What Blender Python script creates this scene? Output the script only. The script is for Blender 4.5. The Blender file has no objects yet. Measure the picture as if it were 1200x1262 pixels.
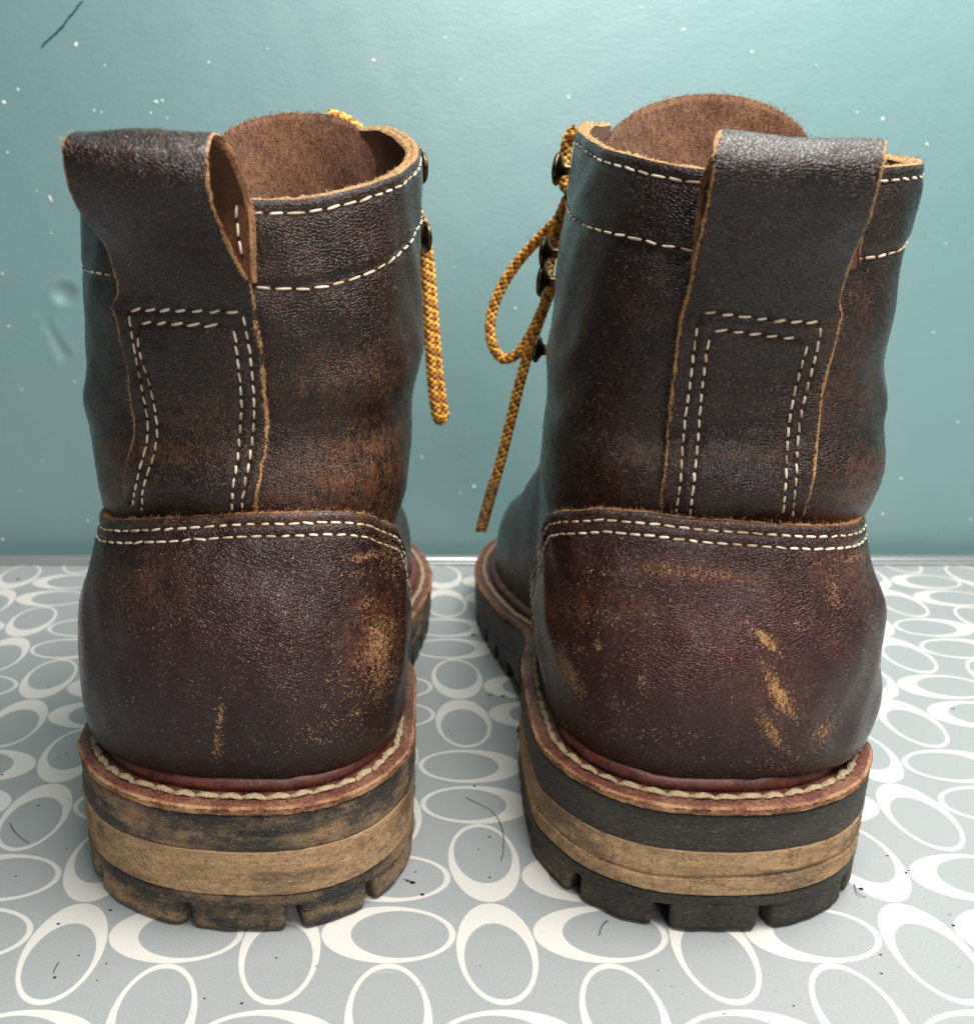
import bpy, math, random
import numpy as np
from mathutils import Vector, Matrix

rng = np.random.default_rng(7)
random.seed(7)

# ------------------------------------------------------------------ camera / world / lamps
F_PX, PX0, PY0, HORIZON = 1167.0, 480.0, 631.0, 270.0     # calibrated on the repeat of the tabletop print
PITCH = math.atan((PY0 - HORIZON) / F_PX)
CAM_H = 0.166
scene = bpy.context.scene
cd = bpy.data.cameras.new('camera'); cam = bpy.data.objects.new('camera', cd)
scene.collection.objects.link(cam); scene.camera = cam
cam.location = (0, 0, CAM_H)
cam.rotation_euler = (math.pi / 2 - PITCH, 0, 0)
cd.sensor_fit = 'HORIZONTAL'; cd.sensor_width = 36.0
cd.lens = 36.0 * F_PX / 1200.0
cd.shift_x = (600 - PX0) / 1200.0
cd.clip_start = 0.01; cd.clip_end = 100
cd.dof.use_dof = True; cd.dof.focus_distance = 0.235; cd.dof.aperture_fstop = 22.0

# lit from a broad soft source overhead (nearer the top of the wall than its foot), with dim light from the room around
world = bpy.data.worlds.new('World'); scene.world = world; world.use_nodes = True
bg = world.node_tree.nodes['Background']; bg.inputs['Color'].default_value = (1.0, .98, .95, 1); bg.inputs['Strength'].default_value = 0.08
def lamp(name, loc, target, size, size_y, power, col):
    ld = bpy.data.lights.new(name, 'AREA'); ld.shape = 'RECTANGLE'; ld.size = size; ld.size_y = size_y; ld.energy = power; ld.color = col
    lo = bpy.data.objects.new(name, ld); scene.collection.objects.link(lo); lo.location = loc
    lo.rotation_euler = (Vector(loc) - Vector(target)).to_track_quat('Z', 'Y').to_euler(); return lo
lamp('overhead_lamp', (.20, .16, .60), (.09, .29, .05), .50, .32, 9.4, (1.0, .965, .92))
lamp('fill_lamp', (.25, -.80, .62), (.05, .22, .08), .42, .50, 3.4, (1.0, .98, .95))  # added fill behind the camera: brightens heels and soles, gives bulges a highlight
scene.view_settings.view_transform = 'Standard'
scene.view_settings.look = 'None'; scene.view_settings.gamma = 1.0; scene.view_settings.exposure = 0.0
scene.render.engine = 'CYCLES'

# ------------------------------------------------------------------ pixel <-> place
FW = np.array([0, math.cos(PITCH), -math.sin(PITCH)]); UP = np.array([0, math.sin(PITCH), math.cos(PITCH)])
CAM = np.array([0, 0, CAM_H])
def ray(px, py):
    px = np.asarray(px, float); py = np.asarray(py, float)
    return FW + np.multiply.outer((px - PX0) / F_PX, np.array([1., 0, 0])) + np.multiply.outer((PY0 - py) / F_PX, UP)
def unY(px, py, Y):
    d = ray(px, py); t = np.asarray(Y) / d[..., 1]
    return CAM + d * t[..., None]
def ground(px, py):
    d = ray(px, py); t = -CAM_H / d[..., 2]
    return CAM + d * t[..., None]
def proj(P):
    q = np.asarray(P) - CAM; dz = q @ FW
    return PX0 + F_PX * q[..., 0] / dz, PY0 - F_PX * (q @ UP) / dz
def zat(py, Y): return float(unY(480, py, Y)[2])

# ------------------------------------------------------------------ small numeric helpers
def smooth(a, n=2):
    a = np.array(a, float)
    for _ in range(n):
        b = a.copy(); b[1:-1] = .25 * a[:-2] + .5 * a[1:-1] + .25 * a[2:]; a = b
    return a
_nk = {}
def noise3(p, scale, seed=0, n=14):
    key = (seed, n)
    if key not in _nk:
        r = np.random.default_rng(1000 + seed); k = r.normal(size=(n, 3)); k /= np.linalg.norm(k, axis=1)[:, None]
        k *= r.uniform(.5, 1.6, n)[:, None]; _nk[key] = (k, r.uniform(0, 6.28, n))
    k, ph = _nk[key]
    return np.sin((np.asarray(p) * scale) @ k.T * 6.28 + ph).sum(-1) / math.sqrt(n / 2) * .6
def catmull(pts, n=12, closed=False):
    pts = np.array(pts, float); out = []; m = len(pts)
    seg = m if closed else m - 1
    for i in range(seg):
        if closed: a, b, c, d = (pts[(i + k - 1) % m] for k in range(4))
        else: a, b, c, d = pts[max(i - 1, 0)], pts[i], pts[i + 1], pts[min(i + 2, m - 1)]
        t = np.linspace(0, 1, n, endpoint=False)[:, None]
        out.append(.5 * ((2 * b) + (c - a) * t + (2 * a - 5 * b + 4 * c - d) * t ** 2 + (3 * b - a - 3 * c + d) * t ** 3))
    out = np.concatenate(out)
    return out if closed else np.vstack([out, pts[-1]])
def resample(pts, step=None, n=None, closed=False):
    pts = np.asarray(pts, float)
    if closed: pts = np.vstack([pts, pts[0]])
    s = np.r_[0, np.cumsum(np.linalg.norm(np.diff(pts, axis=0), axis=1))]
    if n is None: n = max(2, int(round(s[-1] / step)) + 1)
    q = np.linspace(0, s[-1], n + 1)[:-1] if closed else np.linspace(0, s[-1], n)
    return np.stack([np.interp(q, s, pts[:, i]) for i in range(pts.shape[1])], 1)
def nrm(v): return v / np.maximum(np.linalg.norm(v, axis=-1, keepdims=True), 1e-12)
def grid_normals(P, closed=False):
    if closed: du = np.roll(P, -1, 0) - np.roll(P, 1, 0)
    else: du = np.gradient(P, axis=0)
    dv = np.gradient(P, axis=1)
    return nrm(np.cross(du, dv))

# ------------------------------------------------------------------ mesh helpers
def mesh_from(name, V, Fq, mats, parent=None, mi=None, smooth_=True, attrs=None, uv=None, kind=None):
    me = bpy.data.meshes.new(name)
    V = np.asarray(V, np.float32)
    if isinstance(Fq, np.ndarray) and Fq.ndim == 2:
        nf, k = Fq.shape
        me.vertices.add(len(V)); me.vertices.foreach_set('co', V.ravel())
        me.loops.add(nf * k); me.loops.foreach_set('vertex_index', Fq.astype(np.int32).ravel())
        me.polygons.add(nf); me.polygons.foreach_set('loop_start', np.arange(0, nf * k, k, dtype=np.int32))
        me.update(calc_edges=True)
    else:
        me.from_pydata(V.tolist(), [], [list(map(int, f)) for f in Fq]); nf = len(me.polygons)
    for m in (mats if isinstance(mats, (list, tuple)) else [mats]): me.materials.append(m)
    if mi is not None: me.polygons.foreach_set('material_index', np.asarray(mi, np.int32))
    me.polygons.foreach_set('use_smooth', np.full(len(me.polygons), smooth_))
    for an, av in (attrs or {}).items():
        a = me.attributes.new(an, 'FLOAT', 'POINT'); a.data.foreach_set('value', np.asarray(av, np.float32).ravel())
    if uv is not None:
        l = me.uv_layers.new(name='UVMap'); idx = np.empty(len(me.loops), np.int32); me.loops.foreach_get('vertex_index', idx)
        l.data.foreach_set('uv', np.asarray(uv, np.float32)[idx].ravel())
    me.validate(); me.update()
    o = bpy.data.objects.new(name, me); scene.collection.objects.link(o)
    if parent is not None: o.parent = parent
    if kind: o['kind'] = kind
    return o
def quads(nu, nv, closed=False, off=0, flip=False):
    iu = np.arange(nu if closed else nu - 1); iv = np.arange(nv - 1)
    A, B = np.meshgrid(iu, iv, indexing='ij'); A2 = (A + 1) % nu
    q = np.stack([A * nv + B, A2 * nv + B, A2 * nv + B + 1, A * nv + B + 1], -1).reshape(-1, 4) + off
    return q[:, ::-1] if flip else q
def tube(path, r, sides=8, cap=True, closed=False):
    path = np.asarray(path, float); n = len(path); r = np.broadcast_to(np.asarray(r, float), (n,))
    T = nrm(np.roll(path, -1, 0) - np.roll(path, 1, 0)) if closed else nrm(np.gradient(path, axis=0))
    N = np.zeros_like(T); a = np.array([0, 0, 1.]) if abs(T[0, 2]) < .9 else np.array([1., 0, 0])
    N[0] = nrm(np.cross(T[0], a))
    for i in range(1, n):
        v = N[i - 1] - T[i] * (N[i - 1] @ T[i]); N[i] = v / max(np.linalg.norm(v), 1e-9)
    B = np.cross(T, N); th = np.arange(sides) / sides * 2 * math.pi
    P = path[:, None] + r[:, None, None] * (np.cos(th)[None, :, None] * N[:, None] + np.sin(th)[None, :, None] * B[:, None])
    P = P.transpose(1, 0, 2)                      # sides x n
    return P.reshape(-1, 3), (sides, n), T, N, B
class Acc:
    def __init__(s): s.V = []; s.F = []; s.n = 0; s.A = []
    def add(s, V, Fq, a=0.0):
        V = np.asarray(V); s.V.append(V); s.F.append(np.asarray(Fq) + s.n); s.n += len(V); s.A.append(np.broadcast_to(np.asarray(a, float), (len(V),)))
    def build(s, name, mat, parent=None, attr=None, kind=None, smooth_=True):
        return mesh_from(name, np.concatenate(s.V), np.concatenate(s.F), mat, parent, attrs={attr: np.concatenate(s.A)} if attr else None, kind=kind, smooth_=smooth_)

# ------------------------------------------------------------------ material helpers
class NT:
    def __init__(s, name):
        s.m = bpy.data.materials.new(name); s.m.use_nodes = True; s.t = s.m.node_tree; s.N = s.t.nodes; s.L = s.t.links
        s.b = s.N['Principled BSDF']; s.tc = s.N.new('ShaderNodeTexCoord'); s.obj = s.tc.outputs['Object']; s.uv = s.tc.outputs['UV']
    def put(s, sock, v):
        if hasattr(v, 'links') or hasattr(v, 'is_linked'): s.L.new(v, sock)
        else: sock.default_value = v
    def math(s, op, a, b=0.0, c=None, clamp=False):
        n = s.N.new('ShaderNodeMath'); n.operation = op; n.use_clamp = clamp; s.put(n.inputs[0], a); s.put(n.inputs[1], b)
        if c is not None: s.put(n.inputs[2], c)
        return n.outputs[0]
    def vmath(s, op, a, b=None):
        n = s.N.new('ShaderNodeVectorMath'); n.operation = op; s.put(n.inputs[0], a)
        if b is not None: s.put(n.inputs[1], b)
        return n
    def noise(s, scale, detail=3, rough=.55, vec=None, dist=0):
        n = s.N.new('ShaderNodeTexNoise'); n.inputs['Scale'].default_value = scale; n.inputs['Detail'].default_value = detail
        n.inputs['Roughness'].default_value = rough; n.inputs['Distortion'].default_value = dist; s.put(n.inputs['Vector'], vec if vec is not None else s.obj)
        return n.outputs['Fac']
    def voro(s, scale, feat='F1', vec=None, rnd=1.0):
        n = s.N.new('ShaderNodeTexVoronoi'); n.feature = feat; n.inputs['Scale'].default_value = scale; n.inputs['Randomness'].default_value = rnd
        s.put(n.inputs['Vector'], vec if vec is not None else s.obj); return n.outputs['Distance']
    def ramp(s, v, a, b, lo=0., hi=1., smooth=True):
        n = s.N.new('ShaderNodeMapRange'); n.interpolation_type = 'SMOOTHSTEP' if smooth else 'LINEAR'
        for i, x in enumerate((v, a, b, lo, hi)): s.put(n.inputs[i], x)
        return n.outputs[0]
    def mix(s, f, a, b, mode='MIX'):
        n = s.N.new('ShaderNodeMix'); n.data_type = 'RGBA'; n.blend_type = mode
        s.put(n.inputs[0], f); s.put(n.inputs[6], a if hasattr(a, 'is_linked') else (*a, 1)); s.put(n.inputs[7], b if hasattr(b, 'is_linked') else (*b, 1))
        return n.outputs[2]
    def mapping(s, vec, scale=(1, 1, 1), rot=(0, 0, 0), loc=(0, 0, 0)):
        n = s.N.new('ShaderNodeMapping'); s.put(n.inputs[0], vec); n.inputs[1].default_value = loc; n.inputs[2].default_value = rot; n.inputs[3].default_value = scale
        return n.outputs[0]
    def attr(s, name):
        n = s.N.new('ShaderNodeAttribute'); n.attribute_name = name; return n.outputs['Fac']
    def bump(s, h, dist, strength=1.0, prev=None):
        n = s.N.new('ShaderNodeBump'); n.inputs['Distance'].default_value = dist; n.inputs['Strength'].default_value = strength
        s.put(n.inputs['Height'], h)
        if prev is not None: s.L.new(prev, n.inputs['Normal'])
        return n.outputs[0]
    def fin(s, col, rough, normal=None, spec=.5, metal=0.0, sheen=0.0, coat=0.0):
        b = s.b; s.put(b.inputs['Base Color'], col if hasattr(col, 'is_linked') else (*col, 1)); s.put(b.inputs['Roughness'], rough)
        s.put(b.inputs['Specular IOR Level'], spec); s.put(b.inputs['Metallic'], metal); b.inputs['Sheen Weight'].default_value = sheen
        b.inputs['Coat Weight'].default_value = coat
        if normal is not None: s.L.new(normal, b.inputs['Normal'])
        return s.m

def leather(name, c1, c2, speck=.5, rough=.40, crack=1.0, relief=.00042):
    t = NT(name)
    wear, tone, red = t.attr('wear'), t.attr('tone'), t.attr('red')
    big = t.noise(45, 4); mid = t.noise(240, 4, .6); fine = t.noise(1700, 4, .7); fine2 = t.noise(2300, 2, .6)
    fib = t.noise(1200, 3, .6, t.mapping(t.obj, (1, 1, .38), (.5, .7, .3)))
    fib2 = t.noise(1300, 3, .6, t.mapping(t.obj, (.4, 1, 1.1), (.2, .5, -.6)))
    col = t.mix(t.ramp(t.math('ADD', t.math('MULTIPLY', big, .6), t.math('MULTIPLY', mid, .4)), .38, .62), c1, c2)
    col = t.mix(t.math('MULTIPLY', red, .75), col, (.058, .007, .007))
    tm = t.math('MULTIPLY', t.math('MULTIPLY', tone, .85), t.ramp(t.math('ADD', t.math('MULTIPLY', mid, .25), t.math('ADD', t.math('MULTIPLY', fib, .4), t.math('MULTIPLY', fine, .35))), .43, .60), clamp=True)
    col = t.mix(tm, col, (.165, .066, .022))
    # pale nap and pinprick speckles
    sp = t.math('MAXIMUM', t.ramp(fib, .60, .72), t.ramp(fib2, .60, .72))
    sp = t.math('MULTIPLY', sp, t.ramp(mid, .35, .65, .25, 1.0))
    sp = t.math('MULTIPLY', sp, t.math('ADD', speck, t.math('MULTIPLY', tone, .35)), clamp=True)
    col = t.mix(sp, col, (.17, .085, .046))
    pin = t.math('MULTIPLY', t.ramp(fine2, .67, .74), t.ramp(big, .38, .58, .1, .9))
    col = t.mix(pin, col, (.42, .27, .17))
    # scuffs: the painted wear value is broken up by fibre noise
    wsum = t.math('ADD', t.math('MULTIPLY', fine, .55), t.math('MULTIPLY', fib, .45))
    thr = t.math('SUBTRACT', .80, t.math('MULTIPLY', wear, .38))
    wm = t.math('MULTIPLY', t.ramp(wsum, thr, t.math('ADD', thr, .07)), t.ramp(wear, .02, .12))
    col = t.mix(wm, col, t.mix(t.ramp(fine2, .35, .65), (.30, .125, .040), (.60, .34, .15)))
    r = t.math('ADD', rough - .07, t.math('MULTIPLY', mid, .16))
    r = t.math('ADD', r, t.math('MULTIPLY', sp, .2)); r = t.math('ADD', r, t.math('MULTIPLY', wm, .35), clamp=True)
    cr = t.voro(1250, 'DISTANCE_TO_EDGE', t.mapping(t.obj, (1, 1, 1.25), (.3, .2, .5)))
    crk = t.ramp(cr, 0, .16)
    h = t.math('ADD', t.math('MULTIPLY', crk, .30 * crack), t.math('MULTIPLY', fine, .8))
    h = t.math('ADD', h, t.math('MULTIPLY', fib, .7))
    h = t.math('ADD', h, t.math('MULTIPLY', wm, .2))
    n1 = t.bump(t.math('ADD', mid, t.math('MULTIPLY', big, 1.2)), .0005, .55)
    n2 = t.bump(h, relief, 1.0, n1)
    n3 = t.bump(t.math('ADD', fib, t.math('MULTIPLY', crk, .6)), relief * .55, .8, n1)
    t.L.new(n3, t.b.inputs['Coat Normal']); t.put(t.b.inputs['Coat Roughness'], t.ramp(mid, .3, .7, .20, .34))
    m_ = t.fin(col, r, n2, spec=.30, coat=.3); t.put(t.b.inputs['Coat Weight'], t.math('MULTIPLY', t.math('SUBTRACT', 1.0, t.math('MAXIMUM', wm, t.math('MULTIPLY', tm, .7))), .32)); return m_
def rawedge(name, c1=(.20, .105, .045), c2=(.46, .29, .14)):
    t = NT(name); a = t.noise(1500, 4, .7); b = t.noise(300, 3)
    col = t.mix(t.ramp(t.math('ADD', t.math('MULTIPLY', a, .7), t.math('MULTIPLY', b, .3)), .36, .62), c1, c2)
    return t.fin(col, .9, t.bump(a, .0005, 1.0), spec=.15)
def suede(name, c1, c2):
    t = NT(name); a = t.noise(1700, 4, .7); b = t.noise(130, 4); f = t.noise(1100, 3, .6, t.mapping(t.obj, (1, 1, .35), (.4, .6, .3)))
    v = t.math('ADD', t.math('MULTIPLY', a, .4), t.math('ADD', t.math('MULTIPLY', b, .25), t.math('MULTIPLY', f, .35)))
    return t.fin(t.mix(t.ramp(v, .36, .64), c1, c2), .95, t.bump(t.math('ADD', a, f), .0006, 1.0), spec=.1, sheen=.15)
def solemat(name, base, dirt, amount, bias=0., gloss=.55):
    t = NT(name)
    big = t.noise(26, 4, .6, t.mapping(t.obj, (1, 1, 1.7))); s1 = t.noise(95, 5, .65, t.mapping(t.uv, (.35, 1.9, 1)))
    s2 = t.noise(650, 4, .7, t.mapping(t.uv, (.4, 1.4, 1))); fine = t.noise(1900, 4, .75); z = t.noise(260, 5, .7)
    fl = t.noise(1300, 3, .6, t.mapping(t.uv, (.45, 1.3, 1), (0, 0, .4))); fl2 = t.noise(1500, 3, .6, t.mapping(t.uv, (.5, 1.4, 1), (0, 0, -.5)))
    v = t.math('ADD', t.math('MULTIPLY', big, .40), t.math('ADD', t.math('MULTIPLY', s1, .28), t.math('ADD', t.math('MULTIPLY', z, .18), t.math('MULTIPLY', fine, .14))))
    d = t.ramp(v, .64 - amount * .34, .76 - amount * .34)
    dc = t.mix(t.ramp(t.math('ADD', t.math('MULTIPLY', fine, .55), t.math('MULTIPLY', z, .45)), .38, .62), tuple(c * .58 for c in dirt), dirt)
    dc = t.mix(t.ramp(t.math('ADD', t.math('MULTIPLY', s1, .6), t.math('MULTIPLY', z, .4)), .48, .66, 0, .6), dc, (.16, .085, .048))
    st = t.noise(48, 5, .65, t.mapping(t.uv, (.5, 1.9, 1), (0, 0, .06), (.3, .7, 0)))
    dc = t.mix(t.ramp(t.math('ADD', t.math('MULTIPLY', st, .75), t.math('MULTIPLY', fine, .25)), .50, .62, 0, .72), dc, (.10, .072, .050))
    dc = t.mix(t.ramp(t.math('ADD', t.math('MULTIPLY', st, .6), t.math('MULTIPLY', z, .4)), .44, .36, 0, .5), dc, (.36, .185, .085))
    fm = t.math('MAXIMUM', t.ramp(fl, .58, .68), t.ramp(fl2, .58, .68))
    dc = t.mix(t.math('MULTIPLY', fm, .75), dc, tuple(min(1, c * 1.45) for c in dirt))
    bc = t.mix(t.ramp(fine, .38, .66, 0, .8), base, tuple(c * 2.4 + .016 for c in base))
    bc = t.mix(t.ramp(t.math('ADD', t.math('MULTIPLY', big, .5), t.math('MULTIPLY', s1, .5)), .42, .62, 0, .55), bc, (.095, .074, .050))
    bc = t.mix(t.math('MULTIPLY', fm, .28), bc, dirt)
    col = t.mix(d, bc, dc)
    r = t.math('ADD', gloss, t.math('MULTIPLY', d, .35))
    h = t.math('ADD', t.math('MULTIPLY', s2, .7), t.math('ADD', t.math('MULTIPLY', fine, .9), t.math('MULTIPLY', fm, .4)))
    return t.fin(col, r, t.bump(h, .00045, 1.0), spec=.30)

M = {}
M['quarter'] = leather('quarter_leather', (.0105, .0041, .0030), (.021, .0078, .0050), .30, .25, 1.0, .00026)
M['counter'] = leather('counter_leather', (.0105, .0030, .0029), (.019, .0050, .0044), .24, .22, 1.0, .00026)
M['strap'] = leather('strap_leather', (.0115, .0050, .0040), (.019, .0080, .0058), .20, .22, 1.6, .00022)
M['edge'] = rawedge('raw_leather_edge')
M['edge_rust'] = rawedge('counter_raw_edge', (.15, .058, .020), (.40, .19, .075))
M['edge_dark'] = rawedge('strap_raw_edge', (.11, .048, .022), (.34, .18, .085))
M['suede'] = suede('tongue_suede', (.080, .034, .019), (.25, .125, .068))
M['lining'] = suede('lining_leather', (.085, .032, .014), (.15, .062, .028))
t = NT('welt_leather'); a = t.noise(300, 4); b = t.noise(1600, 3, .7); g = t.noise(60, 3)
c = t.mix(t.ramp(a, .35, .65), (.050, .012, .008), (.115, .030, .018)); c = t.mix(t.ramp(t.math('ADD', t.math('MULTIPLY', b, .6), t.math('MULTIPLY', g, .4)), .44, .62, 0, .75), c, (.24, .130, .072))
M['welt'] = t.fin(c, .45, t.bump(t.math('ADD', b, a), .0003, .6), spec=.45)
t = NT('ridge_leather'); a = t.noise(300, 4); b = t.noise(1600, 3, .7)
c = t.mix(t.ramp(a, .35, .65), (.052, .012, .008), (.125, .030, .019)); c = t.mix(t.ramp(b, .52, .66, 0, .6), c, (.20, .10, .060))
M['ridge'] = t.fin(c, .40, t.bump(t.math('ADD', b, a), .0003, .6), spec=.5)
t = NT('welt_edge_leather'); a = t.noise(1500, 4, .7); b = t.noise(120, 4)
c = t.mix(t.ramp(t.math('ADD', t.math('MULTIPLY', a, .45), t.math('MULTIPLY', b, .55)), .38, .60), (.13, .042, .022), (.40, .225, .115))
M['welt_edge'] = t.fin(c, .85, t.bump(a, .0004, 1.), spec=.2)
t = NT('thread'); a = t.noise(2500, 2); b = t.noise(200, 2)
M['thread'] = t.fin(t.mix(t.ramp(t.noise(110, 3, .7), .36, .58), (.34, .24, .14), (.76, .67, .52)), .7, t.bump(a, .0002, .7), spec=.25)
t = NT('welt_thread'); a = t.noise(2200, 3, .7); b = t.noise(150, 3); w = t.noise(1400, 2, .5, t.mapping(t.obj, (1, 1, .3), (.3, .5, .4)))
M['welt_thread'] = t.fin(t.mix(t.ramp(t.math('ADD', t.math('MULTIPLY', a, .4), t.math('MULTIPLY', b, .6)), .34, .62), (.21, .145, .078), (.60, .49, .31)), .85, t.bump(t.math('ADD', a, w), .0005, 1.), spec=.15)
t = NT('core_rubber'); M['core'] = t.fin(t.mix(t.noise(500, 3), (.012, .012, .011), (.022, .021, .019)), .8, spec=.2)
t = NT('stitch_hole'); M['hole'] = t.fin((.045, .016, .008), .9, spec=.1)
t = NT('lace_fibre'); at = t.attr('strand'); a = t.noise(3500, 2)
c = t.mix(at, (.78, .38, .045), (.26, .062, .012)); c = t.mix(t.ramp(a, .35, .7, 0, .35), c, (.85, .55, .18))
M['lace'] = t.fin(c, .62, t.bump(a, .00015, .6), spec=.35)
t = NT('aglet_plastic'); M['aglet'] = t.fin((.9, .78, .55), .12, spec=.5); t.b.inputs['Transmission Weight'].default_value = .92; t.b.inputs['IOR'].default_value = 1.4
t = NT('antique_brass'); a = t.noise(500, 4); M['brass'] = t.fin(t.mix(t.ramp(a, .4, .65), (.05, .035, .02), (.20, .13, .06)), .34, t.bump(a, .0002, .4), metal=1.0)
def fibremat(name, c1, c2):
    t = NT(name); n = t.N.new('ShaderNodeNewGeometry'); return t.fin(t.mix(n.outputs['Random Per Island'], c1, c2), .8, spec=.2)
M['fuzz'] = fibremat('edge_fibre', (.28, .15, .065), (.62, .43, .23))
M['nap'] = fibremat('nap_fibre', (.065, .034, .020), (.26, .145, .085))
M['scuff'] = fibremat('scuff_fibre', (.26, .11, .04), (.66, .42, .22))
M['mud'] = fibremat('mud_fibre', (.14, .075, .035), (.42, .28, .15))

# ------------------------------------------------------------------ setting: wall, tabletop
EDGE_Y = float(ground(480, 694)[1])
WALL_Y = EDGE_Y + .022
def box_grid(x0, x1, y0, y1, z0, z1):
    V = [(x, y, z) for x in (x0, x1) for y in (y0, y1) for z in (z0, z1)]
    F = [(0, 1, 3, 2), (4, 6, 7, 5), (0, 4, 5, 1), (2, 3, 7, 6), (0, 2, 6, 4), (1, 5, 7, 3)]
    return V, F
def tag(o, label, cat=None, group=None, kind=None):
    o['label'] = label
    if cat: o['category'] = cat
    if group: o['group'] = group
    if kind: o['kind'] = kind
    return o

# wall paint
t = NT('teal_wall_paint')
grain = t.noise(800, 5, .65); brush = t.noise(260, 4, .6, t.mapping(t.obj, (1, 1, 2.0), (0, .6, 0))); big = t.noise(6, 3); pit = t.voro(700, 'F1')
col = t.mix(t.ramp(big, .3, .7), (.138, .262, .272), (.152, .280, .288))
col = t.mix(t.ramp(grain, .35, .68, 0, .35), col, (.165, .290, .295))
col = t.mix(t.ramp(t.noise(900, 2, .5), .70, .74, 0, .5), col, (.05, .12, .13))
fl = t.noise(210, 3, .7); col = t.mix(t.math('MULTIPLY', t.ramp(fl, .735, .75), t.ramp(t.noise(9, 2), .45, .6)), col, (.62, .70, .69))
h = t.math('ADD', t.math('MULTIPLY', grain, 1.0), t.math('MULTIPLY', brush, 1.2))
M['wall'] = t.fin(col, t.ramp(brush, .2, .8, .34, .44), t.bump(h, .0003, .32), spec=1.0, coat=.6); t.b.inputs['Coat Roughness'].default_value = .5
def wall_pt(px, py): return unY(px, py, WALL_Y)
# a finely divided sheet near the boots so that the dent and the scrape are real relief
nx, nz = 360, 300
gx = np.linspace(-.36, .46, nx); gz = np.linspace(-.06, .42, nz)
X, Z = np.meshgrid(gx, gz, indexing='ij'); Yd = np.zeros_like(X)
c = wall_pt(80, 362); rr = np.hypot((X - c[0]) / .0052, (Z - c[2]) / .0048); Yd += .0017 * np.exp(-rr ** 2 * .9) - .0006 * np.exp(-((rr - 1.35) / .35) ** 2)
a, b = wall_pt(48, 380), wall_pt(80, 440); ab = b - a; L = np.linalg.norm(ab)
u = ((X - a[0]) * ab[0] + (Z - a[2]) * ab[2]) / L ** 2; v = ((X - a[0]) * -ab[2] + (Z - a[2]) * ab[0]) / L
wd = .0006 + .0030 * np.clip(u, 0, 1); Yd += np.where((u > -.05) & (u < 1.1), .0008 * np.exp(-(v / wd) ** 2) - .0007 * np.exp(-((np.abs(v) - 1.25 * wd) / (.4 * wd)) ** 2), 0) * np.clip(u * 4, 0, 1) * np.clip((1.1 - u) * 8, 0, 1)
Yd += .00005 * noise3(np.stack([X, Z, X * 0], -1), 40, 3)
ex = np.r_[-1.6, gx, 1.7]; ez = np.r_[-.35, gz, 1.5]
PW = np.zeros((len(ex), len(ez), 3)); PW[..., 0] = ex[:, None]; PW[..., 2] = ez[None, :]; PW[..., 1] = WALL_Y; PW[1:-1, 1:-1, 1] += Yd
nv0 = PW.shape[0] * PW.shape[1]; Vw = PW.reshape(-1, 3); Fw = quads(PW.shape[0], PW.shape[1])
bk = np.array([(-1.6, WALL_Y + .1, -.35), (1.7, WALL_Y + .1, -.35), (1.7, WALL_Y + .1, 1.5), (-1.6, WALL_Y + .1, 1.5)])
wall = mesh_from('wall', np.vstack([Vw, bk]), np.vstack([Fw, [[nv0 + 1, nv0, nv0 + 3, nv0 + 2]]]), M['wall'], kind='structure')
wall['label'] = 'teal painted wall with small chips, a dent and a hairline crack'
# chips of missing paint and the hairline crack
t = NT('chip_plaster'); M['chip'] = t.fin(t.mix(t.noise(500, 3), (.60, .66, .64), (.80, .82, .79)), .9, spec=.2)
t = NT('crack_dark'); M['crack'] = t.fin((.018, .030, .030), .9, spec=.1)
chips = [(93, 55, 3, 6, .4), (22, 110, 2, 5, .3), (4, 126, 4, 6, .8), (129, 81, 2, 3, 0), (192, 125, 5, 3, .2), (200, 124, 3, 3, 0), (116, 136, 2, 3, 0), (125, 138, 2, 3, 0), (186, 139, 2, 3, 0), (206, 145, 2, 2, 0),
         (257, 77, 2, 4, .5), (62, 245, 2, 9, -.4), (9, 188, 2, 3, 0), (63, 287, 1.5, 2, 0), (45, 235, 1.5, 2, 0), (460, 74, 3, 3, .3), (548, 46, 2, 2, 0), (700, 120, 2.5, 5, .2), (568, 98, 2, 2, 0), (790, 9, 3, 2, 0),
         (841, 37, 2, 6, 1.0), (926, 64, 3, 4, .3), (1087, 147, 2, 5, .5), (1056, 138, 2, 2, 0), (1142, 178, 1.5, 5, -.5), (607, 580, 2, 3, 0), (584, 600, 3, 6, -.3), (520, 564, 1.5, 8, -.2), (547, 469, 1.5, 2, 0), (567, 607, 2, 2.5, 0),
         (1088, 634, 2, 5, -.7), (1110, 590, 4, 3, .5), (1180, 520, 2, 2.5, 0), (1165, 300, 1.5, 2, 0), (1150, 410, 2, 2, .4), (10, 402, 3, 2, 0), (3, 337, 2, 4, 0), (52, 568, 1.5, 2, 0), (92, 470, 2, 2, 0), (27, 480, 3, 1.5, .5), (3, 665, 2, 5, 0), (108, 642, 3, 1.5, .2),
         (1195, 640, 2, 3, 0), (635, 380, 4, 1.5, .1), (560, 330, 1.5, 1.5, 0), (1005, 80, 1.5, 1.5, 0), (330, 60, 1.5, 2, 0), (25, 605, 1.5, 2, 0)]
ac = Acc()
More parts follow.
